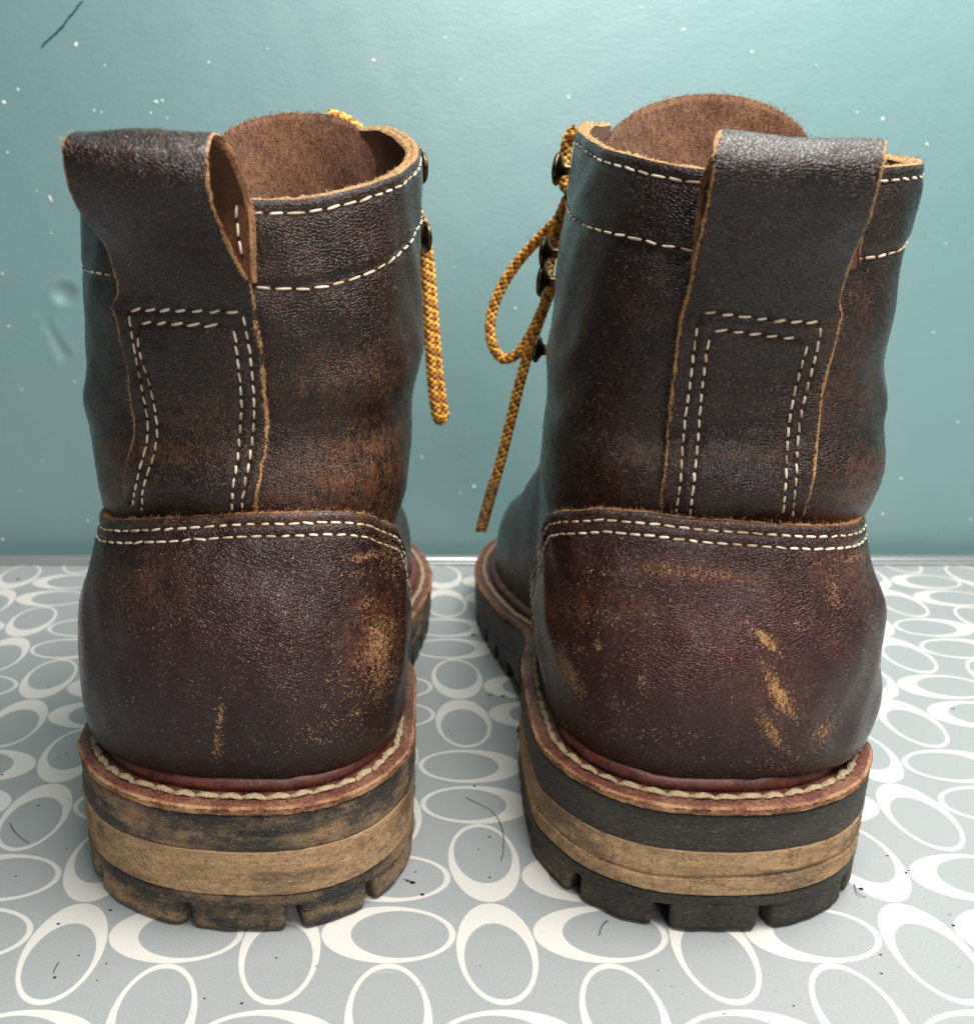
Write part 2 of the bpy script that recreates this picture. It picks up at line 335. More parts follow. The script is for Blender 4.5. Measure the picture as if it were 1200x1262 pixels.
for (px, py, w, h_, an) in chips:
    c = wall_pt(px, py); k = WALL_Y / F_PX * .95
    th = np.linspace(0, 6.283, 9)[:-1] + rng.uniform(0, 1); rad = rng.uniform(.6, 1.15, 8)
    ex_, ez_ = np.cos(th) * w * .62 * k * rad, np.sin(th) * h_ * .62 * k * rad
    ca, sa = math.cos(an), math.sin(an)
    ring = np.stack([c[0] + ex_ * ca + ez_ * sa, np.full(8, WALL_Y - .00012), c[2] - ex_ * sa + ez_ * ca], 1)
    V = np.vstack([ring, ring * [1, 0, 1] + [0, WALL_Y + .001, 0], [[c[0], WALL_Y - .00022, c[2]]]])
    Fq = [[i, (i + 1) % 8, 16] for i in range(8)] + [[i, i + 8, (i + 1) % 8] for i in range(8)] + [[(i + 1) % 8, i + 8, (i + 1) % 8 + 8] for i in range(8)]
    ac.add(V, Fq)
ac.build('paint_chip', M['chip'], wall, kind='stuff')
ck = resample(catmull([wall_pt(*p) for p in [(51, 58), (60, 49), (70, 40), (77, 33), (82, 26), (90, 16), (99, 4), (103, 1)]]), .0012)
ck[:, 0] += rng.normal(0, .0002, len(ck)); ck[:, 1] = WALL_Y - .0003
V, (a_, b_), *_ = tube(ck, .00022 + .00025 * rng.random(len(ck)) ** 2, 5); mesh_from('hairline_crack', V, quads(a_, b_, True), M['crack'], wall)

# tabletop print: eccentric rings, eight to a repeat
K_G = CAM_H * F_PX / math.cos(PITCH) ** 2
def ring_group():
    g = bpy.data.node_groups.new('ring', 'ShaderNodeTree'); I = g.interface
    for nme in ('P', 'C', 'Per', 'Inv', 'Off', 'InvIn'): I.new_socket(nme, in_out='INPUT', socket_type='NodeSocketVector')
    I.new_socket('Fac', in_out='OUTPUT', socket_type='NodeSocketFloat')
    N, L = g.nodes, g.links; gi = N.new('NodeGroupInput'); go = N.new('NodeGroupOutput')
    def vm(op, *a):
        n = N.new('ShaderNodeVectorMath'); n.operation = op
        for i, x in enumerate(a): L.new(x, n.inputs[i])
        return n.outputs['Value'] if op == 'LENGTH' else n.outputs[0]
    half = N.new('ShaderNodeVectorMath'); half.operation = 'SCALE'; L.new(gi.outputs['Per'], half.inputs[0]); half.inputs['Scale'].default_value = .5
    neg = N.new('ShaderNodeVectorMath'); neg.operation = 'SCALE'; L.new(gi.outputs['Per'], neg.inputs[0]); neg.inputs['Scale'].default_value = -.5
    d = vm('WRAP', vm('SUBTRACT', gi.outputs['P'], gi.outputs['C']), half.outputs[0], neg.outputs[0])
    lo = vm('LENGTH', vm('MULTIPLY', d, gi.outputs['Inv'])); li = vm('LENGTH', vm('MULTIPLY', vm('SUBTRACT', d, gi.outputs['Off']), gi.outputs['InvIn']))
    def mr(x, a, b):
        n = N.new('ShaderNodeMapRange'); L.new(x, n.inputs[0]); n.inputs[1].default_value = a; n.inputs[2].default_value = b; n.inputs[3].default_value = 1; n.inputs[4].default_value = 0; return n.outputs[0]
    s = N.new('ShaderNodeMath'); s.operation = 'SUBTRACT'; s.use_clamp = True; L.new(mr(lo, .995, 1.015), s.inputs[0]); L.new(mr(li, .99, 1.015), s.inputs[1]); L.new(s.outputs[0], go.inputs[0])
    return g
RG = ring_group()
t = NT('printed_tabletop')
warp = t.N.new('ShaderNodeTexNoise'); warp.inputs['Scale'].default_value = 900; t.L.new(t.obj, warp.inputs['Vector'])
P0 = t.vmath('MULTIPLY', t.obj, (1, 1, 0)).outputs[0]
UL = CAM_H / math.cos(PITCH)
PERX, PERY = 287 / 969 * UL, K_G * .000503
def yg(py): return K_G / (py - HORIZON) - CAM_H * math.tan(PITCH)
def xg(px, py): return (px - PX0) * UL / (py - HORIZON)
ra, rb, ia, ib, off = .0162, .0095, .0119, .0079, .0028
ax = xg(613, 1177)
col_rings = [('V', yg(1239) + .01625, -off), ('V', yg(1112) + .0163, off), ('H', (yg(1015) + yg(969)) / 2, -off), ('H', (yg(965) + yg(924)) / 2, -off)]
fac = None
for colm in (0, 1):
    for (k, y, o_) in col_rings:
        x = ax + colm * PERX / 2; yy = y + colm * PERY / 2
        n = t.N.new('ShaderNodeGroup'); n.node_tree = RG; t.L.new(P0, n.inputs['P'])
        n.inputs['C'].default_value = (x, yy, 0); n.inputs['Per'].default_value = (PERX, PERY, 1)
        if k == 'V':
            n.inputs['Inv'].default_value = (1 / rb, 1 / ra, 0); n.inputs['InvIn'].default_value = (1 / ib, 1 / ia, 0); n.inputs['Off'].default_value = (0, o_, 0)
        else:
            n.inputs['Inv'].default_value = (1 / ra, 1 / rb, 0); n.inputs['InvIn'].default_value = (1 / ia, 1 / ib, 0); n.inputs['Off'].default_value = (o_ if colm == 0 else -o_, 0, 0)
        fac = n.outputs[0] if fac is None else t.math('MAXIMUM', fac, n.outputs[0])
gr = t.noise(2600, 3, .7); bl = t.noise(30, 4); g2 = t.noise(5200, 2, .6)
grey = t.mix(t.ramp(gr, .35, .65), (.262, .284, .288), (.312, .334, .336)); grey = t.mix(t.ramp(g2, .66, .72, 0, .7), grey, (.50, .52, .51)); grey = t.mix(t.ramp(g2, .34, .28, 0, .5), grey, (.12, .135, .14))
white = t.mix(t.ramp(gr, .3, .7), (.55, .54, .505), (.61, .60, .565)); white = t.mix(t.math('MULTIPLY', t.ramp(t.noise(600, 3, .7), .63, .70, 0, .5), t.ramp(bl, .5, .7)), white, (.40, .40, .38))
col = t.mix(fac, grey, white)
dirt = t.math('MULTIPLY', t.ramp(t.noise(140, 5, .7), .60, .78, 0, .35), t.ramp(bl, .42, .62)); col = t.mix(dirt, col, (.20, .19, .17))
scr = t.noise(60, 3, .6, t.mapping(t.obj, (.5, 14, 1), (0, 0, .9))); col = t.mix(t.ramp(scr, .70, .72, 0, .25), col, (.5, .5, .49))
M['table'] = t.fin(col, t.ramp(gr, .3, .7, .34, .46), t.bump(t.math('ADD', gr, g2), .00012, .35), spec=.45)
V, F = box_grid(-.75, .85, -.35, EDGE_Y, -.022, 0.0)
tab = mesh_from('tabletop', V, F, M['table'], kind='structure', smooth_=False); tab['label'] = 'grey tabletop printed with off-white eccentric rings'
t = NT('trim_metal'); a = t.noise(40, 3, .6, t.mapping(t.obj, (1, 60, 60))); M['trim'] = t.fin(t.mix(a, (.36, .37, .37), (.50, .50, .49)), .38, t.bump(a, .0002, .3), metal=.75)
prof = [(-.022, .0), (-.022, .0009), (EDGE_Y * 0, .0009)]
pr = np.array([(EDGE_Y - .004, .0002), (EDGE_Y - .004, .0011), (EDGE_Y - .0034, .0015), (EDGE_Y + .001, .0015), (EDGE_Y + .0016, .0009), (EDGE_Y + .0022, .0009), (EDGE_Y + .0028, .0016), (EDGE_Y + .0075, .0016), (EDGE_Y + .009, .0008), (EDGE_Y + .0095, -.001), (EDGE_Y + .0095, -.023), (EDGE_Y + .0005, -.023), (EDGE_Y + .0005, .0002)])
xs = np.array([-.75, .85]); PT = np.zeros((len(pr), 2, 3)); PT[:, :, 0] = xs[None]; PT[:, :, 1] = pr[:, 0:1]; PT[:, :, 2] = pr[:, 1:2]
mesh_from('edge_trim', PT.reshape(-1, 3), quads(len(pr), 2, True), M['trim'], tab, smooth_=False)

# ------------------------------------------------------------------ boots
def tr(pairs):
    a = np.array(sorted(pairs, key=lambda p: p[1]), float)
    return lambda y: np.interp(y, a[:, 1], a[:, 0])
class Boot:
    def __init__(s, d):
        s.d = d; g = ground(d['heel'][0], d['heel'][1]); s.hx, s.hy = float(g[0]), float(g[1]); s.yaw = math.radians(d['yaw'])
        c, n = math.cos(s.yaw), math.sin(s.yaw); s.R = np.array([[c, -n, 0], [n, c, 0], [0, 0, 1.]])
        s.root = bpy.data.objects.new('boot', None); scene.collection.objects.link(s.root)
        s.root.location = (s.hx, s.hy, 0); s.root.rotation_euler = (0, 0, s.yaw); s.root.empty_display_size = .05
        s.med = d['med']                                     # +1: the medial side is +x
        s.T = np.array([s.hx, s.hy, 0])
        # heights read at the back of the heel
        s.zW, s.zMid, s.zStack, s.zLug, s.zNotch = (zat(v, s.hy) for v in (997, 1007, 1052, 1106, 1121))
        s.shaft = s.solve(d['shaftL'], d['shaftR'], np.arange(.070, .215, .004), s.yb_shaft, lambda z: .062 + 0 * z, s.yf_shaft, 2.25, 2.1)
        s.cnt = s.solve(d['cntL'], d['cntR'], np.arange(.020, .116, .004), s.yb_cnt, lambda z: .050 + 0 * z, s.yf_shaft, 2.35, 2.6)
    def W(s, P): return np.asarray(P) @ s.R.T + s.T          # local -> world
    def Lc(s, P): return (np.asarray(P) - s.T) @ s.R         # world -> local
    # profiles (local y of the back and of the front at height z)
    def yb_shaft(s, z): return np.interp(z, s.d['yb'][0], s.d['yb'][1])
    def yf_shaft(s, z): return np.interp(z, [.02, .05, .07, .09, .11, .13, .16, .21], [.150, .150, .142, .130, .120, .114, .110, .112])
    def yb_cnt(s, z): return np.interp(z, [.02, .030, .036, .045, .058, .074, .088, .100, .108, .12], [.013, .0105, .0080, .0052, .0042, .0066, .0114, .0166, .0190, .021])
    def solve(s, L, R, zs, yb, yw, yf, n, m):
        tl, trr = tr(L), tr(R); wl = np.full(len(zs), .036); wr = wl.copy()
        tab = dict(z=zs, yb=smooth(yb(zs), 2), yw=yw(zs), yf=smooth(yf(zs), 2), wl=wl, wr=wr, n=n, m=m)
        ph = np.linspace(-.8, .8, 321)
        for it in range(25):
            for i, z in enumerate(zs):
                P = s.W(s.S(tab, ph, np.full_like(ph, z))); x, y = proj(P)
                a, b = x.argmin(), x.argmax()
                k = (P[a] - CAM) @ FW / F_PX
                tab['wl'][i] += .7 * (x[a] - tl(y[a])) * k; tab['wr'][i] += .7 * (trr(y[b]) - x[b]) * k
        tab['wl'] = smooth(tab['wl'], 2); tab['wr'] = smooth(tab['wr'], 2)
        return tab
    def S(s, tab, ph, z):
        ph, z = np.broadcast_arrays(np.asarray(ph, float), np.asarray(z, float))
        g = lambda k: np.interp(z, tab['z'], tab[k])
        a = np.abs(ph) * math.pi; w = np.where(ph > 0, g('wr'), g('wl')); n, m = tab['n'], tab['m']
        back = a <= math.pi / 2
        sn, cs = np.clip(np.sin(a), 0, 1), np.abs(np.cos(a)); e = np.where(back, 2 / n, 2 / m)
        x = np.sign(ph) * w * sn ** e
        y = np.where(back, g('yw') - (g('yw') - g('yb')) * cs ** e, g('yw') + (g('yf') - g('yw')) * cs ** e)
        return np.stack([x, y, z], -1)
    def ztop(s, y): return np.interp(y, *s.d['collar'])

def wear_fields(B, P, N):
    """painted scuffs, browned creases and redness, evaluated at surface points"""
    Wd = B.W(P); x, y = proj(Wd); Nw = N @ B.R.T
    facing = np.clip(((CAM - Wd) * Nw).sum(-1) / np.linalg.norm(CAM - Wd, axis=-1) * 6, 0, 1)
    out = {}
    for k in ('wear', 'tone', 'red'):
        f = np.zeros(x.shape)
        for (cx, cy, hl, hw, an, st) in B.d[k]:
            c, s_ = math.cos(math.radians(an)), math.sin(math.radians(an))
            u = ((x - cx) * c + (y - cy) * s_) / hl; v = (-(x - cx) * s_ + (y - cy) * c) / hw
            f = np.maximum(f, st * np.exp(-(u ** 2 + v ** 2) ** 1.3 * .8))
        out[k] = f * facing
    return out

def fibres(name, B, P, N, count, length, width, mat, prob=None, lift=.12, along=None, parent=None):
    P = P.reshape(-1, 3); N = N.reshape(-1, 3)
    p = None if prob is None else (prob.ravel() / prob.sum())
    i = rng.choice(len(P), count, p=p); q = P[i] + rng.normal(0, .0004, (count, 3)); n = N[i]
    q = q - n * ((q - P[i]) * n).sum(-1, keepdims=True)
    r = rng.normal(size=(count, 3)); d = nrm(r - n * (r * n).sum(-1, keepdims=True))
    if along is not None: d = nrm(d + along)
    d = nrm(d + n * rng.uniform(.0, lift * 2, (count, 1))); L = rng.uniform(.35, 1, (count, 1)) * length
    side = nrm(np.cross(n, d)) * width * .5; bend = nrm(np.cross(d, rng.normal(size=(count, 3))))
    m = q + d * L * .5 + bend * L * .18 + n * width * .4; e = q + d * L + bend * L * rng.uniform(-.2, .2, (count, 1)) + n * width * .2
    q = q + n * width * .1
    V = np.stack([q - side, q + side, m + side * .9, m - side * .9, e], 1).reshape(-1, 3)
    b = np.arange(count)[:, None] * 5
    F = np.vstack([b + [0, 1, 2], b + [0, 2, 3], b + [3, 2, 4]])
    return mesh_from(name, V, F, mat, parent if parent is not None else B.root, smooth_=False, kind='stuff')

def capsule_row(path, nor, L, gap, r, flat=.75, jit=.12, lift=.15, holes=None, tilt=0.0):
    """stitches along a polyline lying on a surface"""
    s = np.r_[0, np.cumsum(np.linalg.norm(np.diff(path, axis=0), axis=1))]
    ac = Acc(); pos = gap * .5
    f = lambda q, A: np.array([np.interp(q, s, A[:, k]) for k in range(3)])
    rad = np.array([.25, .8, 1, 1, .85, .25]); prm = np.array([-.5, -.42, -.18, .18, .42, .5]); th = np.arange(6) / 6 * 2 * math.pi
    while pos + L < s[-1]:
        l = L * (1 + rng.normal(0, jit)); c = f(pos + L / 2, path); tdir = nrm(f(pos + L * .9, path) - f(pos + L * .1, path)); n = nrm(f(pos + L / 2, nor))
        b = nrm(np.cross(n, tdir)); tdir = nrm(tdir + b * (rng.normal(0, .07) + tilt)); b = np.cross(n, tdir)
        rr = r * (1 + rng.normal(0, .08))
        ht = (1 - (prm * 2) ** 4) * rr * .55 - rr * .55 + rr * lift
        V = c + (prm * l)[None, :, None] * tdir + ht[None, :, None] * n + (rr * rad)[None, :, None] * (np.cos(th)[:, None, None] * b + flat * np.sin(th)[:, None, None] * n)
        ac.add(V.reshape(-1, 3), quads(6, 6, True))
        if holes is not None:
            hc = f(pos + L + gap / 2, path); hn = nrm(f(pos + L + gap / 2, nor)); k = 6; a = np.arange(k) / k * 6.283
            ring = hc + (np.cos(a)[:, None] * tdir * gap * .75 + np.sin(a)[:, None] * b * rr * 1.25) * rng.uniform(.75, 1.3, (k, 1)) + hn * .00004
            Vh = np.vstack([ring, hc - hn * .0002 + hn * .0001]); holes.add(Vh, [[i, (i + 1) % k, k] for i in range(k)])
        pos += L + gap
    return ac

LEFT = dict(heel=(302, 1152), yaw=-2.0, med=1,
    shaftL=[(97, 150), (98, 260), (100, 330), (103, 400), (105, 470), (105, 520), (110, 560), (118, 600), (130, 632), (126, 700), (120, 760)],
    shaftR=[(510, 120), (511, 160), (516, 200), (520, 260), (523, 330), (522, 400), (518, 460), (509, 520), (506, 560), (503, 600), (497, 640), (494, 690), (492, 760)],
    cntL=[(126, 600), (125, 640), (121, 665), (112, 695), (102, 740), (97, 780), (97, 830), (104, 868), (113, 900), (122, 930), (130, 960)],
    cntR=[(498, 600), (498, 640), (499, 690), (504, 740), (505, 790), (502, 830), (496, 862), (488, 890), (480, 930)],
    yb=([.06, .094, .101, .109, .119, .130, .145, .165, .21], [.014, .0200, .0192, .0172, .0228, .0198, .0160, .0142, .0150]),
    collar_px=[(313, 246, .017), (400, 225, .028), (450, 207, .042), (490, 181, .062), (508, 157, .092)],
    cnt_top=[(126, 638), (180, 640), (240, 637), (310, 632), (400, 629), (430, 630), (455, 633), (474, 641)],
    strapL=[(151, 640), (151, 630), (155, 602), (162, 577), (170, 545), (171, 520), (167, 490), (164, 457), (157, 420), (152, 392), (147, 375)],
    strapR=[(316, 640), (316, 630), (321, 595), (329, 550), (332, 520), (330, 482), (326, 445), (322, 412), (318, 392)],
    loop=[((142, 356), (313, 360), 0.0130), ((128, 308), (297, 330), 0.0085), ((98, 266), (276, 290), 0.0015), ((81, 225), (263, 250), -0.0035), ((75, 190), (257, 212), -0.0050), ((76, 172), (258, 184), -0.0035),
          ((86, 162), (267, 161), 0.0010), ((104, 168), (284, 176), 0.0060), ((122, 200), (298, 207), 0.0105)],
    loop_in=[((138, 240), (311, 246)), ((141, 290), (316, 290)), ((145, 340), (318, 345))],
    box=[[(161, 636), (164, 610), (171, 577), (180, 545), (181, 520), (176, 490), (167, 447), (159, 402), (157, 384)], [(157, 383), (167, 382), (235, 384), (294, 386)], [(299, 388), (307, 432), (311, 470), (313, 507), (311, 540), (306, 575), (301, 595), (297, 636)],
         [(174, 636), (174, 607), (179, 587), (189, 560), (193, 530), (190, 505), (184, 477), (171, 437), (167, 410), (168, 401)], [(170, 398), (230, 400), (285, 403)], [(288, 407), (294, 457), (297, 495), (296, 525), (292, 570), (287, 595), (285, 636)]],
    inbox=[[(290, 250), (292, 275), (295, 300), (300, 322)]],
    notch=[(133, 14), (230, 12), (362, 23), (458, 18), (507, 9)],
    wear=[(271, 885, 24, 5, 99, 1.0), (268, 918, 24, 7, 95, .9), (446, 686, 22, 5, -10, .85), (440, 706, 22, 3, -4, .7), (464, 800, 46, 22, 100, .88), (470, 835, 40, 16, 110, .70), (450, 752, 26, 17, 90, .45), (441, 879, 12, 7, -30, .7), (340, 915, 90, 12, -3, .33), (160, 866, 12, 5, -20, .55), (150, 725, 10, 6, 0, .45), (98, 780, 34, 8, 92, .7), (400, 900, 60, 20, -15, .42), (262, 792, 8, 4, 0, .4), (480, 690, 40, 14, 80, .45), (365, 800, 26, 16, 0, .35), (300, 740, 150, 90, 0, .16), (430, 840, 40, 40, 0, .36)],
    tone=[(440, 575, 90, 48, -12, 1.0), (380, 610, 70, 18, -10, .8), (420, 480, 90, 60, 0, .45), (190, 555, 110, 16, 0, .8), (250, 515, 40, 26, 0, .5), (140, 600, 26, 22, 0, .7), (300, 640, 220, 10, 0, .6), (180, 720, 60, 40, 0, .4), (462, 790, 60, 40, 100, .8), (350, 360, 40, 200, 0, .2), (480, 620, 60, 30, 40, .7)],
    red=[(330, 780, 150, 110, 0, .35), (470, 740, 60, 60, 0, .3)],
    dirt=(.56, .78, .60))
RIGHT = dict(heel=(868, 1152), yaw=-2.0, med=-1,
    shaftL=[(715, 100), (712, 150), (705, 200), (695, 245), (686, 300), (681, 350), (677, 400), (672, 450), (668, 500), (664, 560), (660, 640), (660, 760)],
    shaftR=[(1146, 150), (1143, 190), (1131, 240), (1116, 300), (1107, 350), (1101, 410), (1093, 480), (1095, 530), (1098, 558), (1093, 590), (1076, 620), (1060, 646), (1060, 700), (1062, 760)],
    cntL=[(655, 600), (655, 640), (652, 700), (656, 760), (661, 800), (669, 850), (680, 890), (695, 930)],
    cntR=[(1066, 600), (1066, 640), (1068, 668), (1080, 715), (1088, 765), (1089, 800), (1087, 840), (1080, 875), (1070, 902), (1055, 935)],
    yb=([.06, .094, .101, .109, .120, .132, .147, .165, .21], [.014, .0200, .0190, .0168, .0228, .0202, .0164, .0146, .0150]),
    collar_px=[(868, 208, .017), (800, 190, .030), (760, 172, .052), (725, 152, .085)],
    cnt_top=[(668, 634), (690, 630), (740, 627), (800, 632), (900, 641), (980, 647), (1064, 641)],
    strapL=[(812, 645), (813, 630), (820, 560), (825, 510), (830, 455), (835, 410), (841, 380)],
    strapR=[(991, 648), (992, 640), (996, 595), (1001, 555), (1004, 520), (1006, 490), (1015, 450), (1025, 415), (1033, 385)],
    loop=[((843, 368), (1038, 366), 0.0135), ((851, 335), (1050, 330), 0.0105), ((861, 287), (1066, 290), 0.0060), ((870, 250), (1077, 256), 0.0025), ((876, 212), (1088, 216), 0.0005), ((877, 186), (1093, 192), 0.0015),
          ((885, 163), (1093, 173), 0.0050), ((881, 172), (1086, 178), 0.0085), ((873, 198), (1078, 206), 0.0112)],
    loop_in=[((864, 232), (1066, 240)), ((856, 285), (1056, 290)), ((850, 325), (1048, 330))],
    box=[[(832, 639), (839, 590), (841, 550), (845, 510), (850, 475), (855, 432), (860, 395), (862, 387)], [(864, 385), (902, 389), (960, 396), (1011, 398)], [(1012, 402), (1012, 412), (1004, 447), (995, 480), (986, 520), (983, 555), (982, 590), (977, 643)],
         [(850, 639), (856, 585), (860, 545), (864, 490), (870, 440), (875, 412)], [(878, 407), (920, 411), (960, 416), (992, 419)], [(996, 425), (990, 447), (980, 482), (973, 520), (970, 560), (969, 595), (965, 642)]],
    inbox=[],
    notch=[(653, 10), (706, 20), (813, 24), (943, 21), (1033, 16)],
    wear=[(945, 790, 30, 9, 42, 1.0), (925, 770, 14, 4, 45, .8), (960, 856, 42, 14, 62, 1.0), (952, 905, 38, 10, 58, .95), (1012, 905, 30, 14, -55, .80), (1026, 730, 24, 9, 85, .72), (1045, 690, 24, 7, -10, .6), (700, 828, 46, 12, 60, .85), (714, 800, 12, 8, 0, .6), (735, 755, 60, 11, 8, .5), (737, 795, 10, 8, 60, .8), (793, 842, 12, 5, 70, .85), (772, 872, 26, 7, 8, .55), (860, 706, 70, 8, 4, .62), (740, 706, 30, 5, 5, .55), (900, 830, 26, 3, 92, .6), (830, 905, 130, 14, 4, .36), (1070, 800, 60, 10, 88, .3), (750, 780, 90, 90, 0, .25), (940, 940, 70, 12, 0, .5), (985, 770, 10, 6, 40, .6), (380, 60, 1, 1, 0, 0), (946, 180, 12, 5, -20, .5)],
    tone=[(1065, 595, 46, 26, -35, 1.0), (1040, 440, 50, 90, 0, .35), (735, 750, 80, 22, 5, .9), (860, 706, 90, 12, 4, .9), (920, 560, 90, 8, 0, .4), (760, 590, 60, 40, 0, .3), (1040, 700, 40, 40, 0, .6), (640, 590, 40, 60, 0, .7), (950, 850, 60, 40, 60, .5), (900, 645, 220, 8, 0, .5)],
    red=[(870, 800, 190, 120, 0, .9), (720, 700, 90, 60, 0, .5)],
    dirt=(.14, .76, .36))

def offset2(o, d):
    """closed outline moved inwards by d (counter-clockwise or clockwise alike)"""
    tn = nrm(np.roll(o, -1, 0) - np.roll(o, 1, 0)); n = np.stack([-tn[:, 1], tn[:, 0]], 1)
    area = (o[:, 0] * np.roll(o[:, 1], -1) - np.roll(o[:, 0], -1) * o[:, 1]).sum()
    return o + n * d * (1 if area > 0 else -1)
def arclen(o): return np.r_[0, np.cumsum(np.linalg.norm(np.diff(np.vstack([o, o[:1]]), axis=0), axis=1))][:-1]

def layer(B, name, o, z0, z1, mats, rows=10, top_w=.012, bot_w=.010, prof=None, rough=.00016, grooves=(), seed=1, parent=None, round_=.0004, edge_mat=0, top_mat=0):
    """a sole layer: side wall with rounded arrises, a top ledge and a bottom ledge"""
    N = len(o); z0 = np.broadcast_to(z0, N); z1 = np.broadcast_to(z1, N); s = arclen(o); s = (s + s[-1] / 2) % s[-1] if N == 960 else s
    R = []; mi = []
    for w in (bot_w, bot_w * .5): R.append((w, 0.0, 0)); mi.append(edge_mat)
    for a in np.linspace(0, 1, 3): R.append((round_ * (1 - math.sin(a * 1.57)), round_ * (1 - math.cos(a * 1.57)) * 1.0, 0)); mi.append(edge_mat)
    fr = np.linspace(0, 1, rows + 2)[1:-1]
    for f in fr: R.append((0.0, f, 1)); mi.append(edge_mat)
    for a in np.linspace(0, 1, 3): R.append((round_ * (1 - math.cos(a * 1.57)), round_ * (1 - math.sin(a * 1.57)), 2)); mi.append(edge_mat)
    for w in (.25, .5, .75, 1.): R.append((top_w * w, 0.0, 2)); mi.append(top_mat)
    P = np.zeros((N, len(R), 3)); uv = np.zeros((N, len(R), 2))
    for k, (ins, f, md) in enumerate(R):
        z = z0 + f if md == 0 else (z1 - f if md == 2 else z0 + (z1 - z0) * f)
        ins2 = ins + (prof(z) if prof is not None else 0)
        oo = offset2(o, 0)
        d = ins2 + 0 * z
        tn = nrm(np.roll(o, -1, 0) - np.roll(o, 1, 0)); n = np.stack([-tn[:, 1], tn[:, 0]], 1)
        area = (o[:, 0] * np.roll(o[:, 1], -1) - np.roll(o[:, 0], -1) * o[:, 1]).sum(); n = n * (1 if area > 0 else -1)
        p3 = np.column_stack([o, z])
        d = d + rough * noise3(p3 * [1, 1, 1.5], 35, 81) + rough * .45 * noise3(p3 * [1, 1, 2.5], 230, seed + 1)
        for (gz, gd, gw) in grooves: d = d + gd * np.exp(-((z - gz - .0006 * noise3(p3 * [1, 1, 0], 25, seed + 5)) / gw) ** 2)
        P[:, k, :2] = o + n * d[:, None]; P[:, k, 2] = z; uv[:, k, 0] = s; uv[:, k, 1] = z + ins
    F = quads(N, len(R), True)
    m = np.tile(np.array(mi[1:]), N)
    m = np.array([mi[k + 1] for _ in range(N) for k in range(len(R) - 1)])
    return mesh_from(name, P.reshape(-1, 3), F, mats, parent or B.root, mi=m, uv=uv.reshape(-1, 2))

def lace_mesh(acc, path, r0=.00128, n=4, pitch=.0078, step=.00042, rs=.00056, taper=None):
    path = resample(smooth_path(path), step); _, _, T, N, Bn = tube(path, 1, 3)
    m = len(path); s = np.arange(m) * step; k5 = np.arange(5) / 5 * 2 * math.pi
    squash = 1.0
    for sgn in (1, -1):
        for i in range(n):
            th = 2 * math.pi * (i / n + sgn * s / pitch); A = sgn * .00020 * np.cos(2 * math.pi * n * s / pitch)
            r = r0 + A
            rad = np.cos(th)[:, None] * N + np.sin(th)[:, None] * Bn
            c = path + rad * r[:, None]
            tg = nrm(np.gradient(c, axis=0)); b = nrm(np.cross(tg, rad))
            P = c[None] + rs * (np.cos(k5)[:, None, None] * b[None] * 1.25 + .72 * np.sin(k5)[:, None, None] * rad[None])
            acc.add(P.reshape(-1, 3), quads(5, m, True), 1.0 if (i == 3 or (sgn < 0 and i == 1)) else 0.0)
    V, (a_, b_), *_ = tube(path, r0 * .82, 8); acc.add(V, quads(a_, b_, True), 1.0)
def smooth_path(p): return catmull(p, 10)

